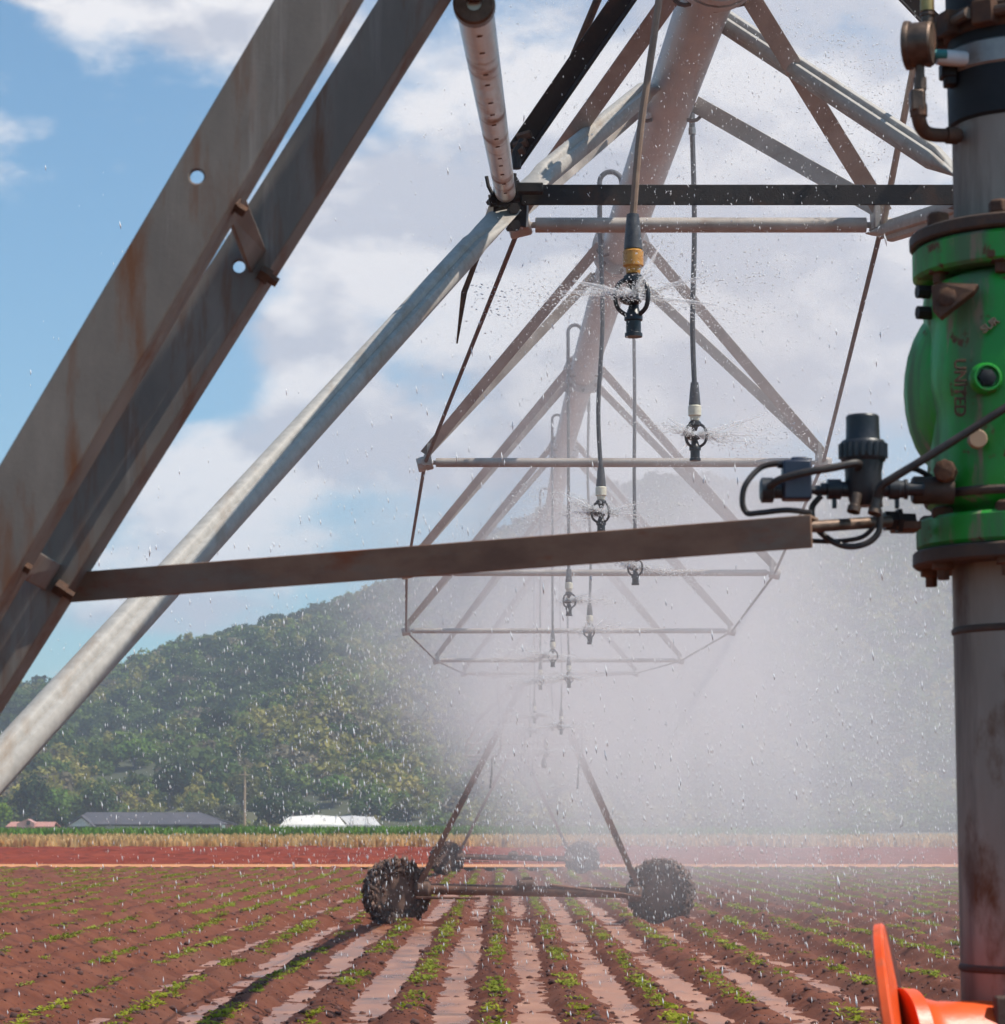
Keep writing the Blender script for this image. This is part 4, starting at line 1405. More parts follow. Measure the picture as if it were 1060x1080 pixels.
# collar that takes the legs at the top of the riser
MB().lathe([(0.13, -0.06), (0.15, -0.05), (0.15, 0.05), (0.13, 0.06)], (RIX, RIY, 4.10), (0, 0, 1), 32).build('collar', MAT['leg'], tower)
for p in (hi1, hi2):
    MB().beam(p, Vector((RIX - 0.12, RIY, 4.10)), 0.05, 0.012).build('collar_arm', MAT['leg'], tower)
# tie bar and its threaded rod to the valve flange
a, b = P(71, 604, 3.93), P(855, 542.5, 3.50)
angle_bar(a, b, (0, 0.0, -1), 0.046, 0.045, 0.005, 1).build('tie_bar', MAT['bar'], tower, smooth=False, bevel=0.0015)
MB().tube(P(848, 556, 3.52), P(938, 550, 3.60), 0.0085, n=14).build('threaded_rod', MAT['bronze'], tower)
MB().lathe([(0.015, -0.014), (0.015, 0.004), (0.019, 0.004), (0.019, 0.010), (0.012, 0.010), (0.012, 0.030)], P(943, 549.5, 3.61), (1, 0.1, 0), 6).build('nut', MAT['black_steel'], tower)
MB().box(P(955, 556, 3.63), (0.018, 0.03, 0.006)).build('eye_plate', MAT['rust'], tower, bevel=0.002)
# far leg tube that runs up to the truss node, and the perforated strut
la = P(0, 803, 4.5)
gnd = through(NL, la, 0.02)
flat_tube(gnd, NL + Vector((-0.01, -0.02, -0.03)), 0.0365, 0.0, 0.34).build('brace_tube', MAT['galv'], tower)
MB().box((gnd.x, gnd.y, 0.0), (0.2, 0.2, 0.06)).build('foot_plate', MAT['leg'], tower, bevel=0.006)
te, tn = P(500, 4, 3.95), P(533, 203, 7.12)
sd_ = (tn - te).normalized()
MB().tube(te, tn, 0.0305, 0.0295, n=24).build('strut_tube', MAT['alu'], tower)
e = MB()
u_, w_, d_ = frame(sd_)
n_ = 24
rings = []
for (r_, h_) in ((0.034, 0.03), (0.034, -0.006), (0.030, -0.010), (0.012, -0.010), (0.010, 0.02)):
    rings.append([te + d_ * h_ + (u_ * math.cos(2 * PI * k / n_) + w_ * math.sin(2 * PI * k / n_)) * r_ for k in range(n_)])
e.rings(rings)
e.build('strut_end', MAT['bronze'], tower)
MB().path([te + Vector((0, -0.012, 0.0)), te + Vector((0.0, -0.02, 0.06)), te + Vector((0.02, 0.0, 0.5)), Vector((te.x + 0.05, te.y, 3.85))], 0.010, 8).build('hanger_rod', MAT['rust'], tower)
MB().beam(Vector((hi1.x - 0.62, 3.66, 3.86)), Vector((RIX - 0.1, 3.72, 3.86)), 0.05, 0.05).build('beam', MAT['leg'], tower)
for k in range(14):
    t_ = 0.05 + 0.065 * k + random.uniform(-0.018, 0.018)
    c = te.lerp(tn, t_)
    tocam = (Vector((0, 0, CAM_Z)) - c)
    tocam = (tocam - sd_ * tocam.dot(sd_)).normalized()
    MB().lathe([(0.005, 0.0), (0.005, 0.003)], c + tocam * 0.0285, tocam, 8).build('rivet', MAT['rust'], tower)

# ------------------------------------------------------------------ riser pipe
riser = empty('riser_pipe', (RIX, RIY, 0), 'upright grey steel riser pipe standing at the right edge', 'pipe')


def rz(py, dy=0.0):
    return P(1040, py, RIY + dy).z


def ring(z0, z1, r, name, mat, n=48, parent=None, ch=0.003):
    return MB().lathe([(r - ch, z0), (r, z0 + ch), (r, z1 - ch), (r - ch, z1)], (RIX, RIY, 0), (0, 0, 1), n).build(name, MAT[mat], parent or riser)


z_low_fl0, z_low_fl1 = rz(598), rz(582)
z_up_fl0, z_up_fl1 = rz(262), rz(248)
MB().lathe([(0.1096, -0.1), (0.1096, z_low_fl0 + 0.005)], (RIX, RIY, 0), (0, 0, 1), 48).build('riser_section', MAT['riser'], riser)
MB().lathe([(0.0960, z_up_fl1 - 0.005), (0.0960, rz(118))], (RIX, RIY, 0), (0, 0, 1), 48).build('riser_section', MAT['riser'], riser)
for py in (666, 1020):
    MB().lathe([(0.1090, rz(py) - 0.006), (0.1120, rz(py) - 0.003), (0.1125, rz(py)), (0.1120, rz(py) + 0.003), (0.1090, rz(py) + 0.006)], (RIX, RIY, 0), (0, 0, 1), 48).build('weld_seam', MAT['dark_flange'], riser)
ring(z_low_fl0, z_low_fl1, 0.166, 'flange', 'dark_flange')
ring(z_up_fl0, z_up_fl1, 0.162, 'flange', 'dark_flange')
# rubber boot with steel band and bolted clamp, upper riser and elbow
MB().lathe([(0.096, rz(136)), (0.101, rz(133)), (0.1015, rz(86)), (0.099, rz(60)), (0.1015, rz(30)), (0.1015, rz(-120))], (RIX, RIY, 0), (0, 0, 1), 48).build('rubber_boot', MAT['rubber'], riser)
ring(rz(84), rz(58), 0.1045, 'steel_band', 'band')
cl = MB()
for k in range(48):
    a0, a1 = 2 * PI * k / 48, 2 * PI * (k + 1) / 48
ring(rz(46), rz(20), 0.1055, 'clamp_band', 'rust')
for k in range(10):
    a = PI + 0.35 + 2 * PI * k / 10
    c = Vector((RIX + 0.112 * math.cos(a), RIY + 0.112 * math.sin(a), rz(34)))
    rad = Vector((math.cos(a), math.sin(a), 0))
    tan = Vector((-math.sin(a), math.cos(a), 0))
    MB().box(c, (0.012, 0.017, 0.018), (rad, tan, Vector((0, 0, 1)))).build('clamp_lug', MAT['rust'], riser, bevel=0.003)
    MB().tube(c + tan * 0.012, c + tan * 0.058, 0.0085, n=10).build('clamp_bolt', MAT['bronze'], riser)
elb = [Vector((RIX, RIY, rz(-118)))] + [Vector((RIX, RIY + 0.45, 3.62)) + Vector((0, -0.45 * math.cos(R(a)), 0.45 * math.sin(R(a)))) for a in range(0, 91, 10)]
elb[-1] = Vector((RIX, RIY + 0.45, 4.07))
MB().path(elb + [pipe_pt(4.9)], [0.095] * len(elb) + [0.084], 32).build('elbow_pipe', MAT['riser'], riser)
# bolts through the two flange pairs
for (zc, rr, n8) in ((rz(265), 0.140, 8), (rz(572), 0.143, 8)):
    for k in range(n8):
        a = R(-158 + 360 / n8 * k)
        c = (RIX + rr * math.cos(a), RIY + rr * math.sin(a), zc)
        MB().lathe([(0.0095, -0.060), (0.0095, -0.045), (0.017, -0.045), (0.017, -0.026), (0.0095, -0.026), (0.0095, 0.026), (0.017, 0.026), (0.017, 0.042), (0.012, 0.045)], c, (0, 0, 1), 6).build('flange_bolt', MAT['rust'], riser, bevel=0.0015)
# access plate low on the pipe
MB().box((RIX - 0.04, RIY - 0.110, rz(1090)), (0.045, 0.012, 0.06)).build('access_plate', MAT['dark_flange'], riser, bevel=0.004)
MB().lathe([(0.012, 0), (0.012, 0.014), (0.006, 0.016)], (RIX - 0.03, RIY - 0.122, rz(1068)), (0, -1, 0), 6).build('plate_bolt', MAT['black_steel'], riser)

# ------------------------------------------------------------------ green control valve
valve = empty('control_valve', (RIX, RIY, rz(582)), 'chipped green cast iron valve bolted between the riser flanges', 'valve')
ring(rz(582) + 0.002, rz(549), 0.160, 'flange', 'green', parent=valve, ch=0.005)
ring(rz(296), rz(262) - 0.003, 0.158, 'flange', 'green', parent=valve, ch=0.005)
ring(rz(583) - 0.001, rz(581), 0.150, 'gasket', 'rubber', parent=valve, ch=0.0005)
ring(rz(264), rz(261) + 0.001, 0.150, 'gasket', 'rubber', parent=valve, ch=0.0005)


def superring(z, hx, hy, n=56, ex=2.6):
    out = []
    for k in range(n):
        a = 2 * PI * k / n
        c, s = math.cos(a), math.sin(a)
        out.append((RIX + math.copysign(abs(c) ** (2 / ex), c) * hx, RIY + math.copysign(abs(s) ** (2 / ex), s) * hy, z))
    return out


body = MB()
prof = [(552, .100, .100), (545, .105, .105), (541, .120, .110), (538, .132, .122), (533, .141, .130), (526, .1425, .133), (505, .140, .134), (480, .1385, .136), (455, .137, .138), (440, .1365, .139),
        (425, .141, .140), (410, .1445, .141), (395, .1440, .141), (378, .1415, .140), (362, .1385, .138), (350, .1375, .137), (335, .1405, .136), (322, .1425, .135), (312, .1405, .132), (305, .133, .126), (301, .118, .118), (296, .105, .105)]
body.rings([superring(rz(py), hx, hy) for py, hx, hy in prof])
body.build('body', MAT['green'], valve, angle=50)
dome = MB()
dc = Vector((RIX - 0.098, RIY + 0.045, rz(408)))
prof_ = []
for k in range(15):
    t = -PI / 2 + PI * k / 14
    prof_.append((0.105 * math.cos(t), 0.128 * math.sin(t)))
dome.lathe(prof_, dc, (0, 0, 1), 32, scale=(1.0, 0.66))
dome.build('diaphragm_dome', MAT['green'], valve, angle=60)
YF = RIY - 0.137


def front(px, py, dy=0.0):
    return P(px, py, YF + dy)


# corner bracket and its bolt
q = [front(983, 304, 0.03), front(993, 300, 0.02), front(1033, 302, 0.0), front(1028, 309, -0.005), front(993, 337, 0.012), front(984, 328, 0.022)]
nr = Vector((-0.25, -1, 0.1)).normalized() * 0.010
m = MB().add([v + nr * 1.3 for v in q] + [v - nr for v in q], [(0, 1, 2, 3, 4, 5), (6, 7, 8, 9, 10, 11)] + [(i, (i + 1) % 6, 6 + (i + 1) % 6, 6 + i) for i in range(6)])
m.build('corner_bracket', MAT['rust'], valve, smooth=False, bevel=0.002)
for (px, py, r_, dy) in ((1000, 315, 0.0135, 0.012), (997, 497, 0.0150, 0.014)):
    MB().lathe([(r_ * 1.1, -0.012), (r_ * 1.1, 0.008), (r_, 0.016), (r_ * 0.6, 0.018)], front(px, py, dy), (-0.3, -1, 0), 8).build('cover_bolt', MAT['rust'], valve)
for (px, py, dy, h) in ((970, 308, 0.07, 0.016), (969, 330, 0.08, 0.014)):
    MB().lathe([(0.010, -0.02), (0.010, h)], P(px + 8, py, RIY - 0.03), (-1, -0.2, 0), 8).build('stud', MAT['black_steel'], valve)
# boss with black plug, round plug
MB().lathe([(0.0235, -0.006), (0.0215, 0.006), (0.0185, 0.011), (0.0165, 0.011), (0.015, 0.004)], front(1040, 399, 0.0), (0.05, -1, 0), 28).build('plug_boss', MAT['green'], valve)
MB().lathe([(0.0145, 0.002), (0.0125, 0.010), (0.006, 0.012)], front(1040, 399, 0.0), (0.05, -1, 0), 6).build('plug', MAT['rubber'], valve)
MB().lathe([(0.0135, -0.006), (0.0135, 0.003), (0.012, 0.005)], front(1031, 463, 0.0), (0, -1, 0), 20).build('round_plug', MAT['post'], valve)
# lower lip of the cover and side port
lip = MB()
lip.rings([superring(rz(532), .143, .137), superring(rz(529), .1455, .140), superring(rz(526), .1455, .140), superring(rz(523), .142, .137)])
lip.build('cover_lip', MAT['dark_flange'], valve)
MB().lathe([(0.020, -0.02), (0.020, 0.035), (0.017, 0.038)], P(990, 517, 3.60), (-1, 0, 0), 16).build('port', MAT['dark_flange'], valve)


def lettering(txt, size, loc, rot, depth, parent, mat, name='raised_lettering'):
    c = bpy.data.curves.new(name, 'FONT')
    c.body = txt
    c.size = size
    c.extrude = depth
    c.bevel_depth = size * 0.02
    c.align_x = 'CENTER'
    c.align_y = 'CENTER'
    o = bpy.data.objects.new(name, c)
    COL.objects.link(o)
    bpy.context.view_layer.update()
    me = bpy.data.meshes.new_from_object(o.evaluated_get(bpy.context.evaluated_depsgraph_get()))
    bpy.data.objects.remove(o)
    me.materials.clear()
    me.materials.append(mat)
    o = bpy.data.objects.new(name, me)
    COL.objects.link(o)
    o.parent = parent
    o.matrix_local = Matrix.Translation(Vector(loc) - world_loc(parent)) @ rot
    return o


face = Matrix.Rotation(R(90), 4, 'X')
lettering('UNITED', 0.023, front(1012, 409, 0.0045), Matrix.Rotation(R(-10), 4, 'Z') @ face @ Matrix.Rotation(R(-91), 4, 'Z'), 0.003, valve, MAT['rust'])
lettering('SUR', 0.0155, front(1044, 343, 0.0035), face @ Matrix.Rotation(R(37), 4, 'Z'), 0.003, valve, MAT['post'])

# ------------------------------------------------------------------ pressure gauge on the riser
YG = 3.62
gauge = empty('pressure_gauge', P(968, 50, YG), 'tarnished round pressure gauge seen edge on beside the riser', 'gauge')
sc = YG / F
ax_ = Vector((-0.93, 0.36, 0.02)).normalized()
MB().lathe([(0.030, -0.020), (0.0325, -0.017), (0.0325, 0.012), (0.030, 0.013)], P(970, 47, YG), ax_, 32).build('case', MAT['bronze'], gauge)
MB().lathe([(0.0345, 0.012), (0.036, 0.015), (0.036, 0.020), (0.031, 0.022), (0.029, 0.019)], P(970, 47, YG), ax_, 32).build('bezel', MAT['bronze'], gauge)
MB().lathe([(0.029, 0.0185), (0.0285, 0.0195)], P(970, 47, YG), ax_, 32).build('glass', MAT['glass_face'], gauge)
MB().lathe([(0.007, 0.0), (0.007, -0.02), (0.0095, -0.02), (0.0095, -0.038), (0.008, -0.038), (0.008, -0.058), (0.0095, -0.059), (0.0095, -0.068), (0.008, -0.068)], P(970, 68, YG), (0, 0, 1), 8).build('stem', MAT['bronze'], gauge)
MB().box(P(967, 107, YG), (0.010, 0.012, 0.016)).build('stop_cock', MAT['bronze'], gauge, bevel=0.003)
MB().path(smooth_path([P(969, 112, YG), P(969, 124, YG), P(973, 136, YG + 0.01), P(983, 142, YG + 0.02), P(1012, 143, YG + 0.04)], 6), 0.0105, 14).build('elbow', MAT['rust'], gauge)
MB().lathe([(0.0125, -0.007), (0.0125, 0.007)], P(969, 118, YG), (0, 0, 1), 14).build('elbow_collar', MAT['rust'], gauge)
MB().lathe([(0.0125, -0.008), (0.0125, 0.008)], P(1004, 143, YG + 0.03), (1, 0.2, 0), 14).build('elbow_collar', MAT['rust'], gauge)
MB().lathe([(0.0105, -0.012), (0.0105, -0.008), (0.0085, -0.007), (0.0085, 0.004), (0.0105, 0.005), (0.0105, 0.009), (0.009, 0.01)], P(978, 20, YG + 0.01), (0, 0, 1), 10).build('fitting', MAT['bronze'], gauge)
MB().lathe([(0.0105, 0.0), (0.0105, 0.03), (0.012, 0.031), (0.012, 0.1)], P(978, 12, YG + 0.01), (0, 0, 1), 12).build('brass_fitting', MAT['brass'], gauge)
MB().lathe([(0.007, -0.008), (0.007, 0.02)], P(984, 57, YG + 0.01), (1, 0.1, 0), 10).build('compression_fitting', MAT['teal'], gauge)
MB().lathe([(0.0115, 0.0), (0.0120, 0.02), (0.0115, 0.045)], P(988, 60, YG + 0.02), (1, 0.1, -0.05), 14).build('taped_joint', MAT['white_tape'], gauge)
MB().path([P(983, 30, YG), P(984, 45, YG), P(981, 60, YG), P(979, 70, YG)], 0.005, 8).build('clip', MAT['rust'], gauge)
MB().box(P(1000, 75, YG + 0.05), (0.012, 0.014, 0.012)).build('saddle_bolt', MAT['black_steel'], gauge, bevel=0.003)
MB().box(P(1002, 86, YG + 0.05), (0.009, 0.012, 0.008)).build('saddle_bolt', MAT['black_steel'], gauge, bevel=0.003)

# ------------------------------------------------------------------ black pilot regulator with solenoid
YP = 3.58
pilot = empty('pilot_regulator', P(912, 515, YP), 'black plastic pilot regulator with ribbed cap mounted left of the green valve', 'regulator')
u1 = F / YP


def L(px, py, dy=0.0):
    return P(px, py, YP + dy)


base = L(911, 522)


def hp(py):
    return L(911, py).z - base.z


MB().lathe([(0.0255, hp(487)), (0.0260, hp(466)), (0.0240, hp(462)), (0.0235, hp(447)), (0.0235, hp(440)), (0.0215, hp(438))], base, (0, 0, 1), 32).build('cap', MAT['plastic'], pilot)
MB().lathe([(0.0300, hp(487)), (0.0322, hp(484)), (0.0322, hp(468)), (0.0295, hp(465))], base, (0, 0, 1), 32).build('collar', MAT['plastic'], pilot)
for k in range(22):
    a = 2 * PI * k / 22
    c = base + Vector((0.0325 * math.cos(a), 0.0325 * math.sin(a), hp(476)))
    MB().box(c, (0.0022, 0.0022, 0.010)).build('grip_rib', MAT['plastic'], pilot, smooth=False)
MB().lathe([(0.016, hp(534)), (0.021, hp(528)), (0.026, hp(515)), (0.026, hp(498)), (0.0285, hp(489)), (0.0285, hp(486))], base, (0, 0, 1), 28).build('body', MAT['plastic'], pilot)
MB().lathe([(0.009, -0.062), (0.009, -0.054), (0.0145, -0.053), (0.0145, -0.034), (0.011, -0.033), (0.011, 0.033), (0.0145, 0.034), (0.0150, 0.048), (0.0125, 0.049), (0.0125, 0.055), (0.0145, 0.056), (0.0145, 0.060), (0.0095, 0.061), (0.0095, 0.083)], L(912, 516), (1, 0, 0), 20).build('cross_pipe', MAT['plastic'], pilot)
for (pa, pb) in (((899, 522), (906, 536)), ((922, 525), (929, 537))):
    sp = MB().lathe([(0.0075, 0.0), (0.0075, 0.018), (0.0095, 0.02), (0.0095, 0.028), (0.007, 0.0285), (0.006, 0.02)], L(*((904, 521) if pa[0] < 910 else (926, 523)), -0.03), (-0.25, -0.25, -1), 14)
    sp.build('outlet', MAT['bronze'], pilot)
MB().box(L(840, 507, -0.01), (0.020, 0.017, 0.028)).build('solenoid', MAT['blueplastic'], pilot, bevel=0.003)
MB().box(L(843, 490, -0.01), (0.012, 0.012, 0.010)).build('solenoid_terminal', MAT['blueplastic'], pilot, bevel=0.003)
MB().lathe([(0.013, -0.014), (0.018, -0.012), (0.018, 0.004), (0.012, 0.006), (0.012, 0.016), (0.015, 0.018), (0.015, 0.022)], L(812, 517, -0.01), (1, 0, 0), 14).build('solenoid_end', MAT['plastic'], pilot)
MB().tube(L(853, 517, -0.005), L(872, 517), 0.006, n=10).build('nipple', MAT['plastic'], pilot)
for (px, py) in ((862, 517), (880, 531), (946, 531)):
    MB().box(L(px, py), (0.003, 0.004, 0.007)).build('tab', MAT['plastic'], pilot, bevel=0.001)
MB().tube(L(820, 490, -0.01), L(833, 489, -0.01), 0.0055, 0.006, n=10).build('cable_gland', MAT['plastic'], pilot)


def cable(name, pts_, r, label, mat='cable'):
    o = MB().path(smooth_path(pts_, 8), r, 10).build(name, MAT[mat])
    return tag(o, label, 'cable')


cable('control_cable', [L(832, 489, -0.01), L(816, 489, -0.01), L(800, 495, -0.01), L(786, 512, -0.02), L(783, 530, -0.02), L(788, 541, -0.02), L(800, 541, -0.03), L(830, 538, -0.04), L(856, 541, -0.05)], 0.0042,
      'thin black cable looping from the solenoid down to the tie bar')
cable('control_tube', [L(812, 513, -0.03), L(822, 506, -0.045), L(846, 499, -0.05), L(880, 493, -0.05), L(898, 489, -0.045), L(906, 489, -0.035), L(904, 494, -0.02)], 0.0055,
      'black tube bridging the solenoid and the regulator collar')
cable('coiled_cable', [L(866, 523, 0.0), L(857, 534, 0.0), L(857, 546, 0.0), L(864, 560, -0.01), L(880, 572, -0.02), L(897, 576.5, -0.02), L(914, 573, -0.02), L(925, 564, -0.02), L(928, 553, -0.02), L(927, 538, -0.02)], 0.0045,
      'black cable hanging in a loop under the regulator')
cable('thin_cable', [L(850, 570, 0.01), L(870, 571, 0.01), L(893, 570, 0.0), L(910, 566, 0.0), L(921, 556, 0.0), L(925, 545, 0.0)], 0.0035,
      'thinner cable running from the tie bar end to the outlet')
cable('hydraulic_hose', [L(927, 535, -0.03), L(926, 521, -0.035), L(930, 512, -0.04), L(942, 504, -0.045), L(975, 484, -0.05), L(1020, 456, -0.055), L(1070, 424, -0.06), L(1100, 405, -0.04)], 0.0058,
      'straight black hose crossing diagonally in front of the green valve')
cable('vent_hose', [L(940, 506, 0.0), L(955, 496, 0.01), L(966, 495, 0.02), L(982, 503, 0.03)], 0.004, 'short black hose curving behind the diagonal hose')

# ------------------------------------------------------------------ orange flanged branch at the foot of the riser
branch = empty('orange_branch_pipe', (0.60, 3.62, rz(1130)), 'glossy orange flanged branch pipe at the bottom of the riser', 'pipe')
zc = P(950, 1115, 3.62).z
axb = Vector((0.965, -0.195, 0.16)).normalized()
c = P(951, 1114, 3.62)
MB().lathe([(0.180, -0.008), (0.184, -0.005), (0.184, 0.005), (0.180, 0.008), (0.105, 0.010)], c, axb, 56).build('flange', MAT['orange'], branch)
ax2 = Vector((0.97, 0.16, 0.02)).normalized()
MB().lathe([(0.092, -0.01), (0.090, 0.010), (0.078, 0.020), (0.072, 0.04), (0.070, 0.30)], c + axb * 0.012, ax2, 48).build('neck', MAT['orange'], branch)

# ------------------------------------------------------------------ seedlings in the rows
MAT['seedling'] = leaf_material('bright_seedling_leaves', [(0.0, (0.19, 0.215, 0.022)), (0.5, (0.29, 0.31, 0.034)), (1.0, (0.40, 0.395, 0.055))], True)
MAT['seedling_mass'] = leaf_material('far_seedling_leaves', [(0.3, (0.19, 0.22, 0.03)), (0.7, (0.33, 0.35, 0.06))], False, 0.8)


def seedling_arrays(rg):
    vs, fs = [], []
    n = 15
    for k in range(n):
        a = rg.random() * 6.283
        el = 0.35 + 0.8 * rg.random()
        ln = 0.035 + 0.050 * rg.random()
        wd = 0.010 + 0.009 * rg.random()
        d = np.array([math.cos(a) * math.cos(el), math.sin(a) * math.cos(el), math.sin(el)])
        s = np.array([-math.sin(a), math.cos(a), 0.0])
        o = np.array([(rg.random() - .5) * 0.08, (rg.random() - .5) * 0.18, -0.01])
        tipd = np.array([d[0] * 1.2, d[1] * 1.2, d[2] * 0.75])
        pts_ = [o, o + d * ln * 0.5 + s * wd, o + d * ln * 0.5 - s * wd, o + tipd * ln + s * wd * 0.7, o + tipd * ln - s * wd * 0.7, o + tipd * ln * 1.3 + np.array([0, 0, -0.012])]
        b = len(vs)
        vs += pts_
        fs += [(b, b + 1, b + 2), (b + 1, b + 3, b + 2), (b + 2, b + 3, b + 4), (b + 3, b + 5, b + 4)]
    return np.array(vs), np.array(fs)


SEED = [seedling_arrays(np.random.default_rng(500 + i)) for i in range(5)]
spots = []
for k in range(-34, 36):
    xr = ROW0 + ROWD * k
    yv = 17.0
    while yv < 84:
        yv += 0.06 + 0.09 * RNG.random() + 0.001 * yv
        gate = float(fbm(np.array([k * 3.7]), np.array([yv * 0.55]), 91)[0])
        if gate < 0.405 or RNG.random() < 0.12:
            continue
        if 39.7 < yv < 40.9 or abs(xr) > 0.24 * yv + 1.5:
            continue
        spots.append((xr + RNG.normal() * 0.035, yv, (0.42 + 0.5 * RNG.random()) * (0.8 + 1.3 * (gate - 0.43))))
spots.sort(key=lambda s: s[1])
near = [s for s in spots if abs(s[0]) < 0.203 * s[1]][:280]
near_set = set(near)
rest = [s for s in spots if s not in near_set]
smesh = [np_mesh('seedling', v, f, MAT['seedling']) for v, f in SEED]
sa = np.array(near)
hz_ = field_height(sa[:, 0], sa[:, 1])
for i, (x, yv, s) in enumerate(near):
    o = bpy.data.objects.new('seedling', smesh[i % 5])
    COL.objects.link(o)
    o.location = (x, yv, hz_[i])
    o.rotation_euler = (0, 0, random.random() * 6.28)
    o.scale = (s * 1.0, s * 1.1, s * 0.95)
    tag(o, 'small bright green seedling in the nearest part of a crop row', 'seedling', 'seedlings in the nearest crop rows')
ra = np.array(rest)
hr = field_height(ra[:, 0], ra[:, 1])
V, Fc, off = [], [], 0
for i in range(len(ra)):
    v, f = SEED[i % 5]
    a = RNG.random() * 6.283
    ca, sa_ = math.cos(a), math.sin(a)
    s = ra[i, 2] * 1.1
    w = np.stack([v[:, 0] * ca - v[:, 1] * sa_, v[:, 0] * sa_ + v[:, 1] * ca, v[:, 2]], 1) * s + np.array([ra[i, 0], ra[i, 1], hr[i]])
    V.append(w)
    Fc.append(f + off)
    off += len(v)
tag(np_obj('seedling_rows', np.concatenate(V), np.concatenate(Fc), MAT['seedling_mass']), 'rows of bright green seedlings receding across the wet field', 'seedlings', kind='stuff')

# clods of earth on the ridges
n = 26000
yc = 17 + 60 * RNG.random(n) ** 1.8
xc = (RNG.random(n) * 2 - 1) * (0.21 * yc + 1)
hc = field_height(xc, yc)
g_ = (1 + 5 ** 0.5) / 2
base = np.array([[-1, g_, 0], [1, g_, 0], [-1, -g_, 0], [1, -g_, 0], [0, -1, g_], [0, 1, g_], [0, -1, -g_], [0, 1, -g_], [g_, 0, -1], [g_, 0, 1], [-g_, 0, -1], [-g_, 0, 1]]) / 1.9
fo = np.array([[0, 11, 5], [0, 5, 1], [0, 1, 7], [0, 7, 10], [0, 10, 11], [1, 5, 9], [5, 11, 4], [11, 10, 2], [10, 7, 6], [7, 1, 8],
               [3, 9, 4], [3, 4, 2], [3, 2, 6], [3, 6, 8], [3, 8, 9], [4, 9, 5], [2, 4, 11], [6, 2, 10], [8, 6, 7], [9, 8, 1]])
size = (0.007 + 0.036 * RNG.random((n, 1, 1)) ** 6) * (0.6 + 0.75 * RNG.random((n, 12, 1)))
ang = RNG.random(n) * 6.28
bb = np.zeros((n, 12, 3))
bb[:, :, 0] = base[None, :, 0] * np.cos(ang)[:, None] - base[None, :, 1] * np.sin(ang)[:, None]
bb[:, :, 1] = base[None, :, 0] * np.sin(ang)[:, None] + base[None, :, 1] * np.cos(ang)[:, None]
bb[:, :, 2] = base[None, :, 2] * 0.75
v = np.stack([xc, yc, hc + 0.002], 1)[:, None, :] + bb * size
f = (np.arange(n)[:, None, None] * 12 + fo[None]).reshape(-1, 3)
tag(np_obj('soil_clods', v.reshape(-1, 3), f, MAT['clod'], True), 'dark clods of wet earth scattered along the crop ridges', 'soil clods', kind='stuff')

# ------------------------------------------------------------------ water in the air
def drop_material(name, col, alpha=1.0):
    m = bpy.data.materials.new(name)
    m.use_nodes = True
    nt = m.node_tree
    nt.nodes.remove(nt.nodes['Principled BSDF'])
    out = nt.nodes['Material Output']
    d = nt.nodes.new('ShaderNodeBsdfDiffuse')
    t = nt.nodes.new('ShaderNodeBsdfTranslucent')
    g = nt.nodes.new('ShaderNodeBsdfTransparent')
    m1, m2 = nt.nodes.new('ShaderNodeMixShader'), nt.nodes.new('ShaderNodeMixShader')
    d.inputs['Color'].default_value = (*col, 1)
    t.inputs['Color'].default_value = (*col, 1)
    m1.inputs[0].default_value = 0.5
    m2.inputs[0].default_value = alpha
    nt.links.new(d.outputs[0], m1.inputs[1])
    nt.links.new(t.outputs[0], m1.inputs[2])
    if alpha < 1.0:
        nt.links.new(g.outputs[0], m2.inputs[1])
        nt.links.new(m1.outputs[0], m2.inputs[2])
        nt.links.new(m2.outputs[0], out.inputs['Surface'])
    else:
        nt.links.new(m1.outputs[0], out.inputs['Surface'])
    return m


MAT['drops'] = drop_material('falling_water', (0.97, 0.97, 0.97), 1.0)
MAT['jet'] = drop_material('jet_water', (0.97, 0.97, 0.97), 0.30)
OCT = np.array([[1, 0, 0], [0, 1, 0], [-1, 0, 0], [0, -1, 0], [0, 0, 1.0], [0, 0, -1.0]])
OCTF = np.array([[0, 1, 4], [1, 2, 4], [2, 3, 4], [3, 0, 4], [1, 0, 5], [2, 1, 5], [3, 2, 5], [0, 3, 5]])


def drops_mesh(c, r, ln, dirs, name, mat, label):
    """Tear-shaped drops at c, radius r, half length ln along dirs."""
    n = len(c)
    d = dirs / np.linalg.norm(dirs, axis=1)[:, None]
    u = np.cross(d, np.array([0.0, 1.0, 0.1]))
    u /= np.linalg.norm(u, axis=1)[:, None] + 1e-9
    w = np.cross(d, u)
    v = c[:, None, :] + (u[:, None, :] * OCT[None, :, 0:1] + w[:, None, :] * OCT[None, :, 1:2]) * r[:, None, None] + d[:, None, :] * OCT[None, :, 2:3] * ln[:, None, None]
    f = (np.arange(n)[:, None, None] * 6 + OCTF[None]).reshape(-1, 3)
    o = np_obj(name, v.reshape(-1, 3), f, mat, True)
    return tag(o, label, 'water drops', kind='stuff')


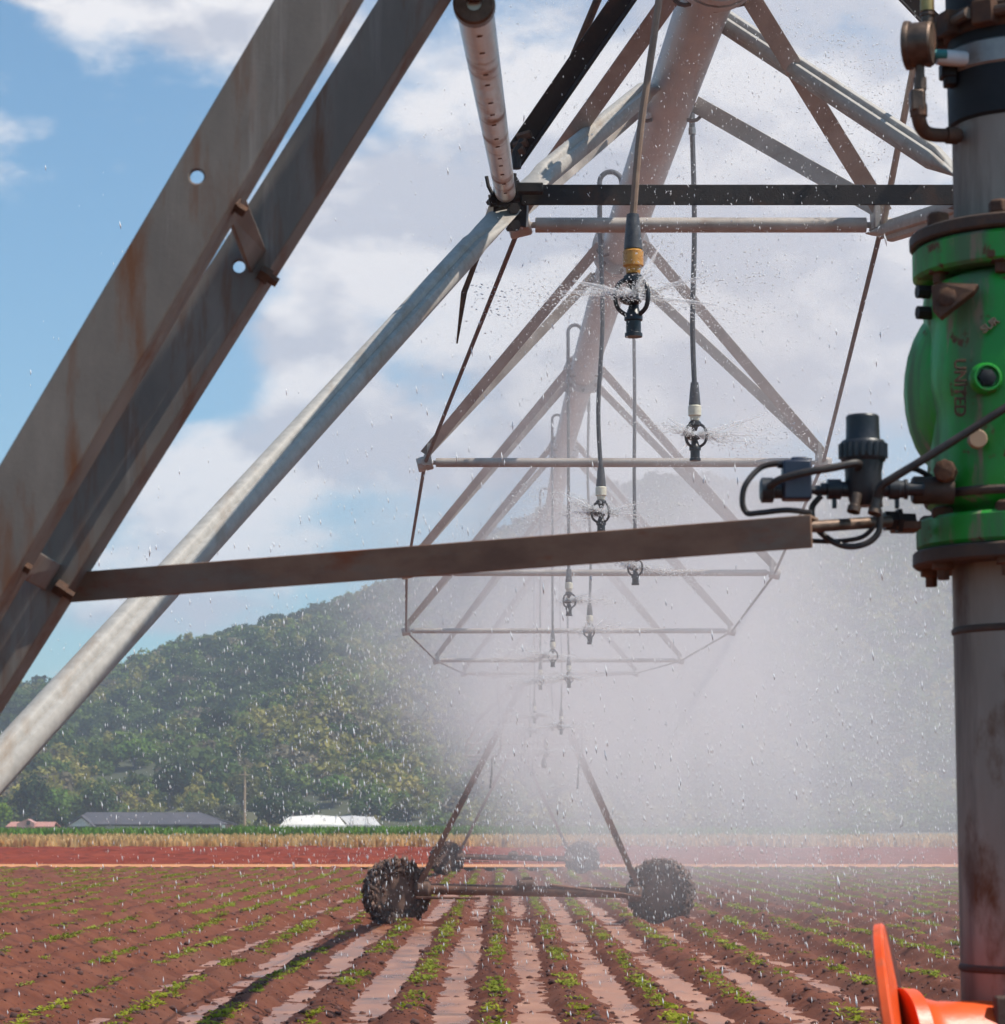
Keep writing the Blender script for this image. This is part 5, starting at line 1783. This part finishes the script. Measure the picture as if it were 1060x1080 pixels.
N = 200000
hd = np.array([[h[0].x, h[0].y, h[0].z] for h in HEADS if h[1] < 40])
src = hd[RNG.integers(0, len(hd), N)]
th = RNG.random(N) * 2 * PI
rr = 6.5 * np.sqrt(RNG.random(N))
pos = np.stack([src[:, 0] + rr * np.cos(th) + 0.6, src[:, 1] + rr * np.sin(th), RNG.random(N) * 4.6], 1)
keep = (pos[:, 1] > 5.2) & (np.abs(pos[:, 0]) < 0.215 * pos[:, 1] + 0.3) & (pos[:, 2] < 3.3 + 0.06 * pos[:, 1])
left = np.clip((0.45 - pos[:, 0]) / (0.20 * pos[:, 1] + 0.5), 0, 1)
keep &= RNG.random(N) > 0.8 * left
keep &= (pos[:, 2] > 0.9) | (RNG.random(N) < 0.45)
keep &= fbm(pos[:, 0] * 1.1 + 3, pos[:, 1] * 0.5, 97, 3) > 0.28 + 0.42 * RNG.random(N)
pos = pos[keep][:24000]
n = len(pos)
r = (0.0007 + 0.0026 * RNG.random(n) ** 4) * (0.65 + pos[:, 1] / 22)
dirs = np.stack([0.08 + 0.08 * RNG.normal(size=n), 0.08 * RNG.normal(size=n), -np.ones(n)], 1)
drops_mesh(pos, r, r * (4.5 + 3.0 * RNG.random(n)), dirs, 'falling_drops', MAT['drops'], 'countless white water drops falling from the sprinklers across the view')

# fine drops that fly round the near truss and wet the pipe
n = 20000
yq = 6.3 + 9.0 * RNG.random(n) ** 1.3
pos = np.stack([0.62 + 0.42 * RNG.normal(size=n), yq, 2.9 + 2.0 * RNG.random(n)], 1)
r = 0.0005 + 0.0010 * RNG.random(n) ** 2.5
dirs = np.stack([0.35 * RNG.normal(size=n), 0.3 * RNG.normal(size=n), -np.ones(n)], 1)
drops_mesh(pos, r, r * (2.5 + 2.5 * RNG.random(n)), dirs, 'truss_drops', MAT['drops'], 'fine white drops flying around the near truss and pipe')

# jets of broken water thrown by each sprinkler
C, RR, LN, DD = [], [], [], []
JV, JF = MB(), None
for (h, Y) in HEADS:
    if Y > 40:
        continue
    nj = 7
    for j in range(nj):
        a = random.random() * 6.283
        el = random.uniform(-0.12, 0.32)
        d = np.array([math.cos(a) * math.cos(el), math.sin(a) * math.cos(el), math.sin(el)])
        o = np.array([h.x, h.y, h.z - 0.060])
        m_ = 520
        t = 0.03 + 0.62 * RNG.random(m_) ** 1.8 * random.uniform(0.5, 1.0)
        c = o + d * t[:, None] + RNG.normal(size=(m_, 3)) * (0.003 + 0.085 * t)[:, None] + np.array([0, 0, -1]) * (0.28 * t * t)[:, None]
        C.append(c)
        rr_ = (0.0007 + 0.0015 * RNG.random(m_) ** 2) * (0.6 + Y / 20)
        RR.append(rr_)
        LN.append(rr_ * 2.6)
        DD.append(np.tile(d, (m_, 1)) + RNG.normal(size=(m_, 3)) * 0.15)
        # the unbroken start of the jet
        q0 = Vector(o) + Vector(d) * 0.02
        q1 = Vector(o) + Vector(d) * random.uniform(0.12, 0.30)
        JV.path([q0, q0.lerp(q1, 0.5), q1], [0.003, 0.007, 0.002], 8, caps=False)
# plume that hits the tube on the right
pl0, pl1 = np.array(P(985, 75, 7.9)), np.array(P(820, 55, 8.1))
for k in range(5):
    m_ = 260
    t = RNG.random(m_)
    e0, e1 = np.array(P(985, 60 + 14 * k, 7.9)), np.array(P(800 + 20 * k, 25 + 40 * k, 8.1))
    C.append(e0 + (e1 - e0) * t[:, None] + RNG.normal(size=(m_, 3)) * 0.022)
    rr_ = 0.0007 + 0.0013 * RNG.random(m_) ** 2
    RR.append(rr_)
    LN.append(rr_ * 3)
    DD.append(np.tile(e1 - e0, (m_, 1)))
drops_mesh(np.concatenate(C), np.concatenate(RR), np.concatenate(LN), np.concatenate(DD), 'sprinkler_jets', MAT['drops'], 'fine white jets of water flung out by the sprinklers')
tag(JV.build('jet_streams', MAT['jet']), 'thin unbroken water streams leaving the sprinkler plates', 'water jets', kind='stuff')


def volume_material(name, col, density, aniso):
    m = bpy.data.materials.new(name)
    m.use_nodes = True
    nt = m.node_tree
    nt.nodes.remove(nt.nodes['Principled BSDF'])
    pv = nt.nodes.new('ShaderNodeVolumePrincipled')
    pv.inputs['Color'].default_value = (*col, 1)
    pv.inputs['Density'].default_value = density
    pv.inputs['Anisotropy'].default_value = aniso
    nt.links.new(pv.outputs[0], nt.nodes['Material Output'].inputs['Volume'])
    return m


def spray_material(name, lobes):
    """Mist whose density falls off softly from the sprinklers: sum of soft ellipsoidal lobes broken up by noise."""
    m = bpy.data.materials.new(name)
    m.use_nodes = True
    nt = m.node_tree
    nt.nodes.remove(nt.nodes['Principled BSDF'])
    pv = nt.nodes.new('ShaderNodeVolumePrincipled')
    pv.inputs['Color'].default_value = (0.985, 0.945, 0.945, 1)
    pv.inputs['Anisotropy'].default_value = 0.15
    tcn = nt.nodes.new('ShaderNodeTexCoord')
    nn = nt.nodes.new('ShaderNodeTexNoise')
    nn.inputs['Scale'].default_value = 1.0
    nn.inputs['Detail'].default_value = 2.0
    cur = nt.nodes.new('ShaderNodeMapping')          # falling curtains: stretched upwards, leaning with the breeze
    cur.inputs['Scale'].default_value = (0.95, 0.22, 0.16)
    cur.inputs['Rotation'].default_value = (0, R(14), 0)
    nt.links.new(tcn.outputs['Object'], cur.inputs['Vector'])
    nt.links.new(cur.outputs[0], nn.inputs['Vector'])
    mod = nt.nodes.new('ShaderNodeMapRange')
    nt.links.new(nn.outputs['Fac'], mod.inputs['Value'])
    mod.inputs['From Min'].default_value = 0.3
    mod.inputs['From Max'].default_value = 0.7
    mod.inputs['To Min'].default_value = 0.25
    mod.inputs['To Max'].default_value = 1.75
    tot = None
    for c, r, den in lobes:
        mp = nt.nodes.new('ShaderNodeMapping')
        mp.vector_type = 'POINT'
        mp.inputs['Scale'].default_value = tuple(1 / v for v in r)
        mp.inputs['Location'].default_value = tuple(-q / v for q, v in zip(c, r))
        nt.links.new(tcn.outputs['Object'], mp.inputs['Vector'])
        ln = nt.nodes.new('ShaderNodeVectorMath')
        ln.operation = 'LENGTH'
        nt.links.new(mp.outputs[0], ln.inputs[0])
        mr = nt.nodes.new('ShaderNodeMapRange')
        mr.interpolation_type = 'SMOOTHSTEP'
        nt.links.new(ln.outputs['Value'], mr.inputs['Value'])
        mr.inputs['From Min'].default_value = 1.0
        mr.inputs['From Max'].default_value = 0.0
        mr.inputs['To Min'].default_value = 0.0
        mr.inputs['To Max'].default_value = den
        if tot is None:
            tot = mr.outputs['Result']
        else:
            ad = nt.nodes.new('ShaderNodeMath')
            ad.operation = 'ADD'
            nt.links.new(tot, ad.inputs[0])
            nt.links.new(mr.outputs['Result'], ad.inputs[1])
            tot = ad.outputs[0]
    mu = nt.nodes.new('ShaderNodeMath')
    mu.operation = 'MULTIPLY'
    nt.links.new(tot, mu.inputs[0])
    nt.links.new(mod.outputs['Result'], mu.inputs[1])
    nt.links.new(mu.outputs[0], pv.inputs['Density'])
    nt.links.new(pv.outputs[0], nt.nodes['Material Output'].inputs['Volume'])
    return m


# mist: thick core along the sprinklers, carried to the right by the breeze
LOBES = [((1.2, 12.0, 3.9), (3.0, 7.5, 2.6), 0.085), ((0.90, 27, 3.40), (3.0, 23, 1.95), 0.165), ((1.6, 44, 2.6), (3.6, 34, 3.4), 0.030),
         ((5.0, 50, 2.9), (7.0, 42, 4.8), 0.022), ((8.5, 70, 3.0), (11.0, 58, 7.0), 0.011)]
sp = MB().box((7.5, 65.6, 4.4), (12.5, 61.2, 5.6)).build('spray_mist', spray_material('spray_mist', LOBES), smooth=False)
tag(sp, 'pale drifting water mist around the span, thickest to the right', 'spray', kind='stuff')
cy.volume_step_rate = 2.0
cy.volume_max_steps = 128

# ------------------------------------------------------------------ air
hz = MB().box((0, 930, 99), (1080, 990, 101))
ho = hz.build('haze', volume_material('haze_air', (0.80, 0.87, 1.0), 0.00042, 0.3), smooth=False)
tag(ho, kind='stuff')
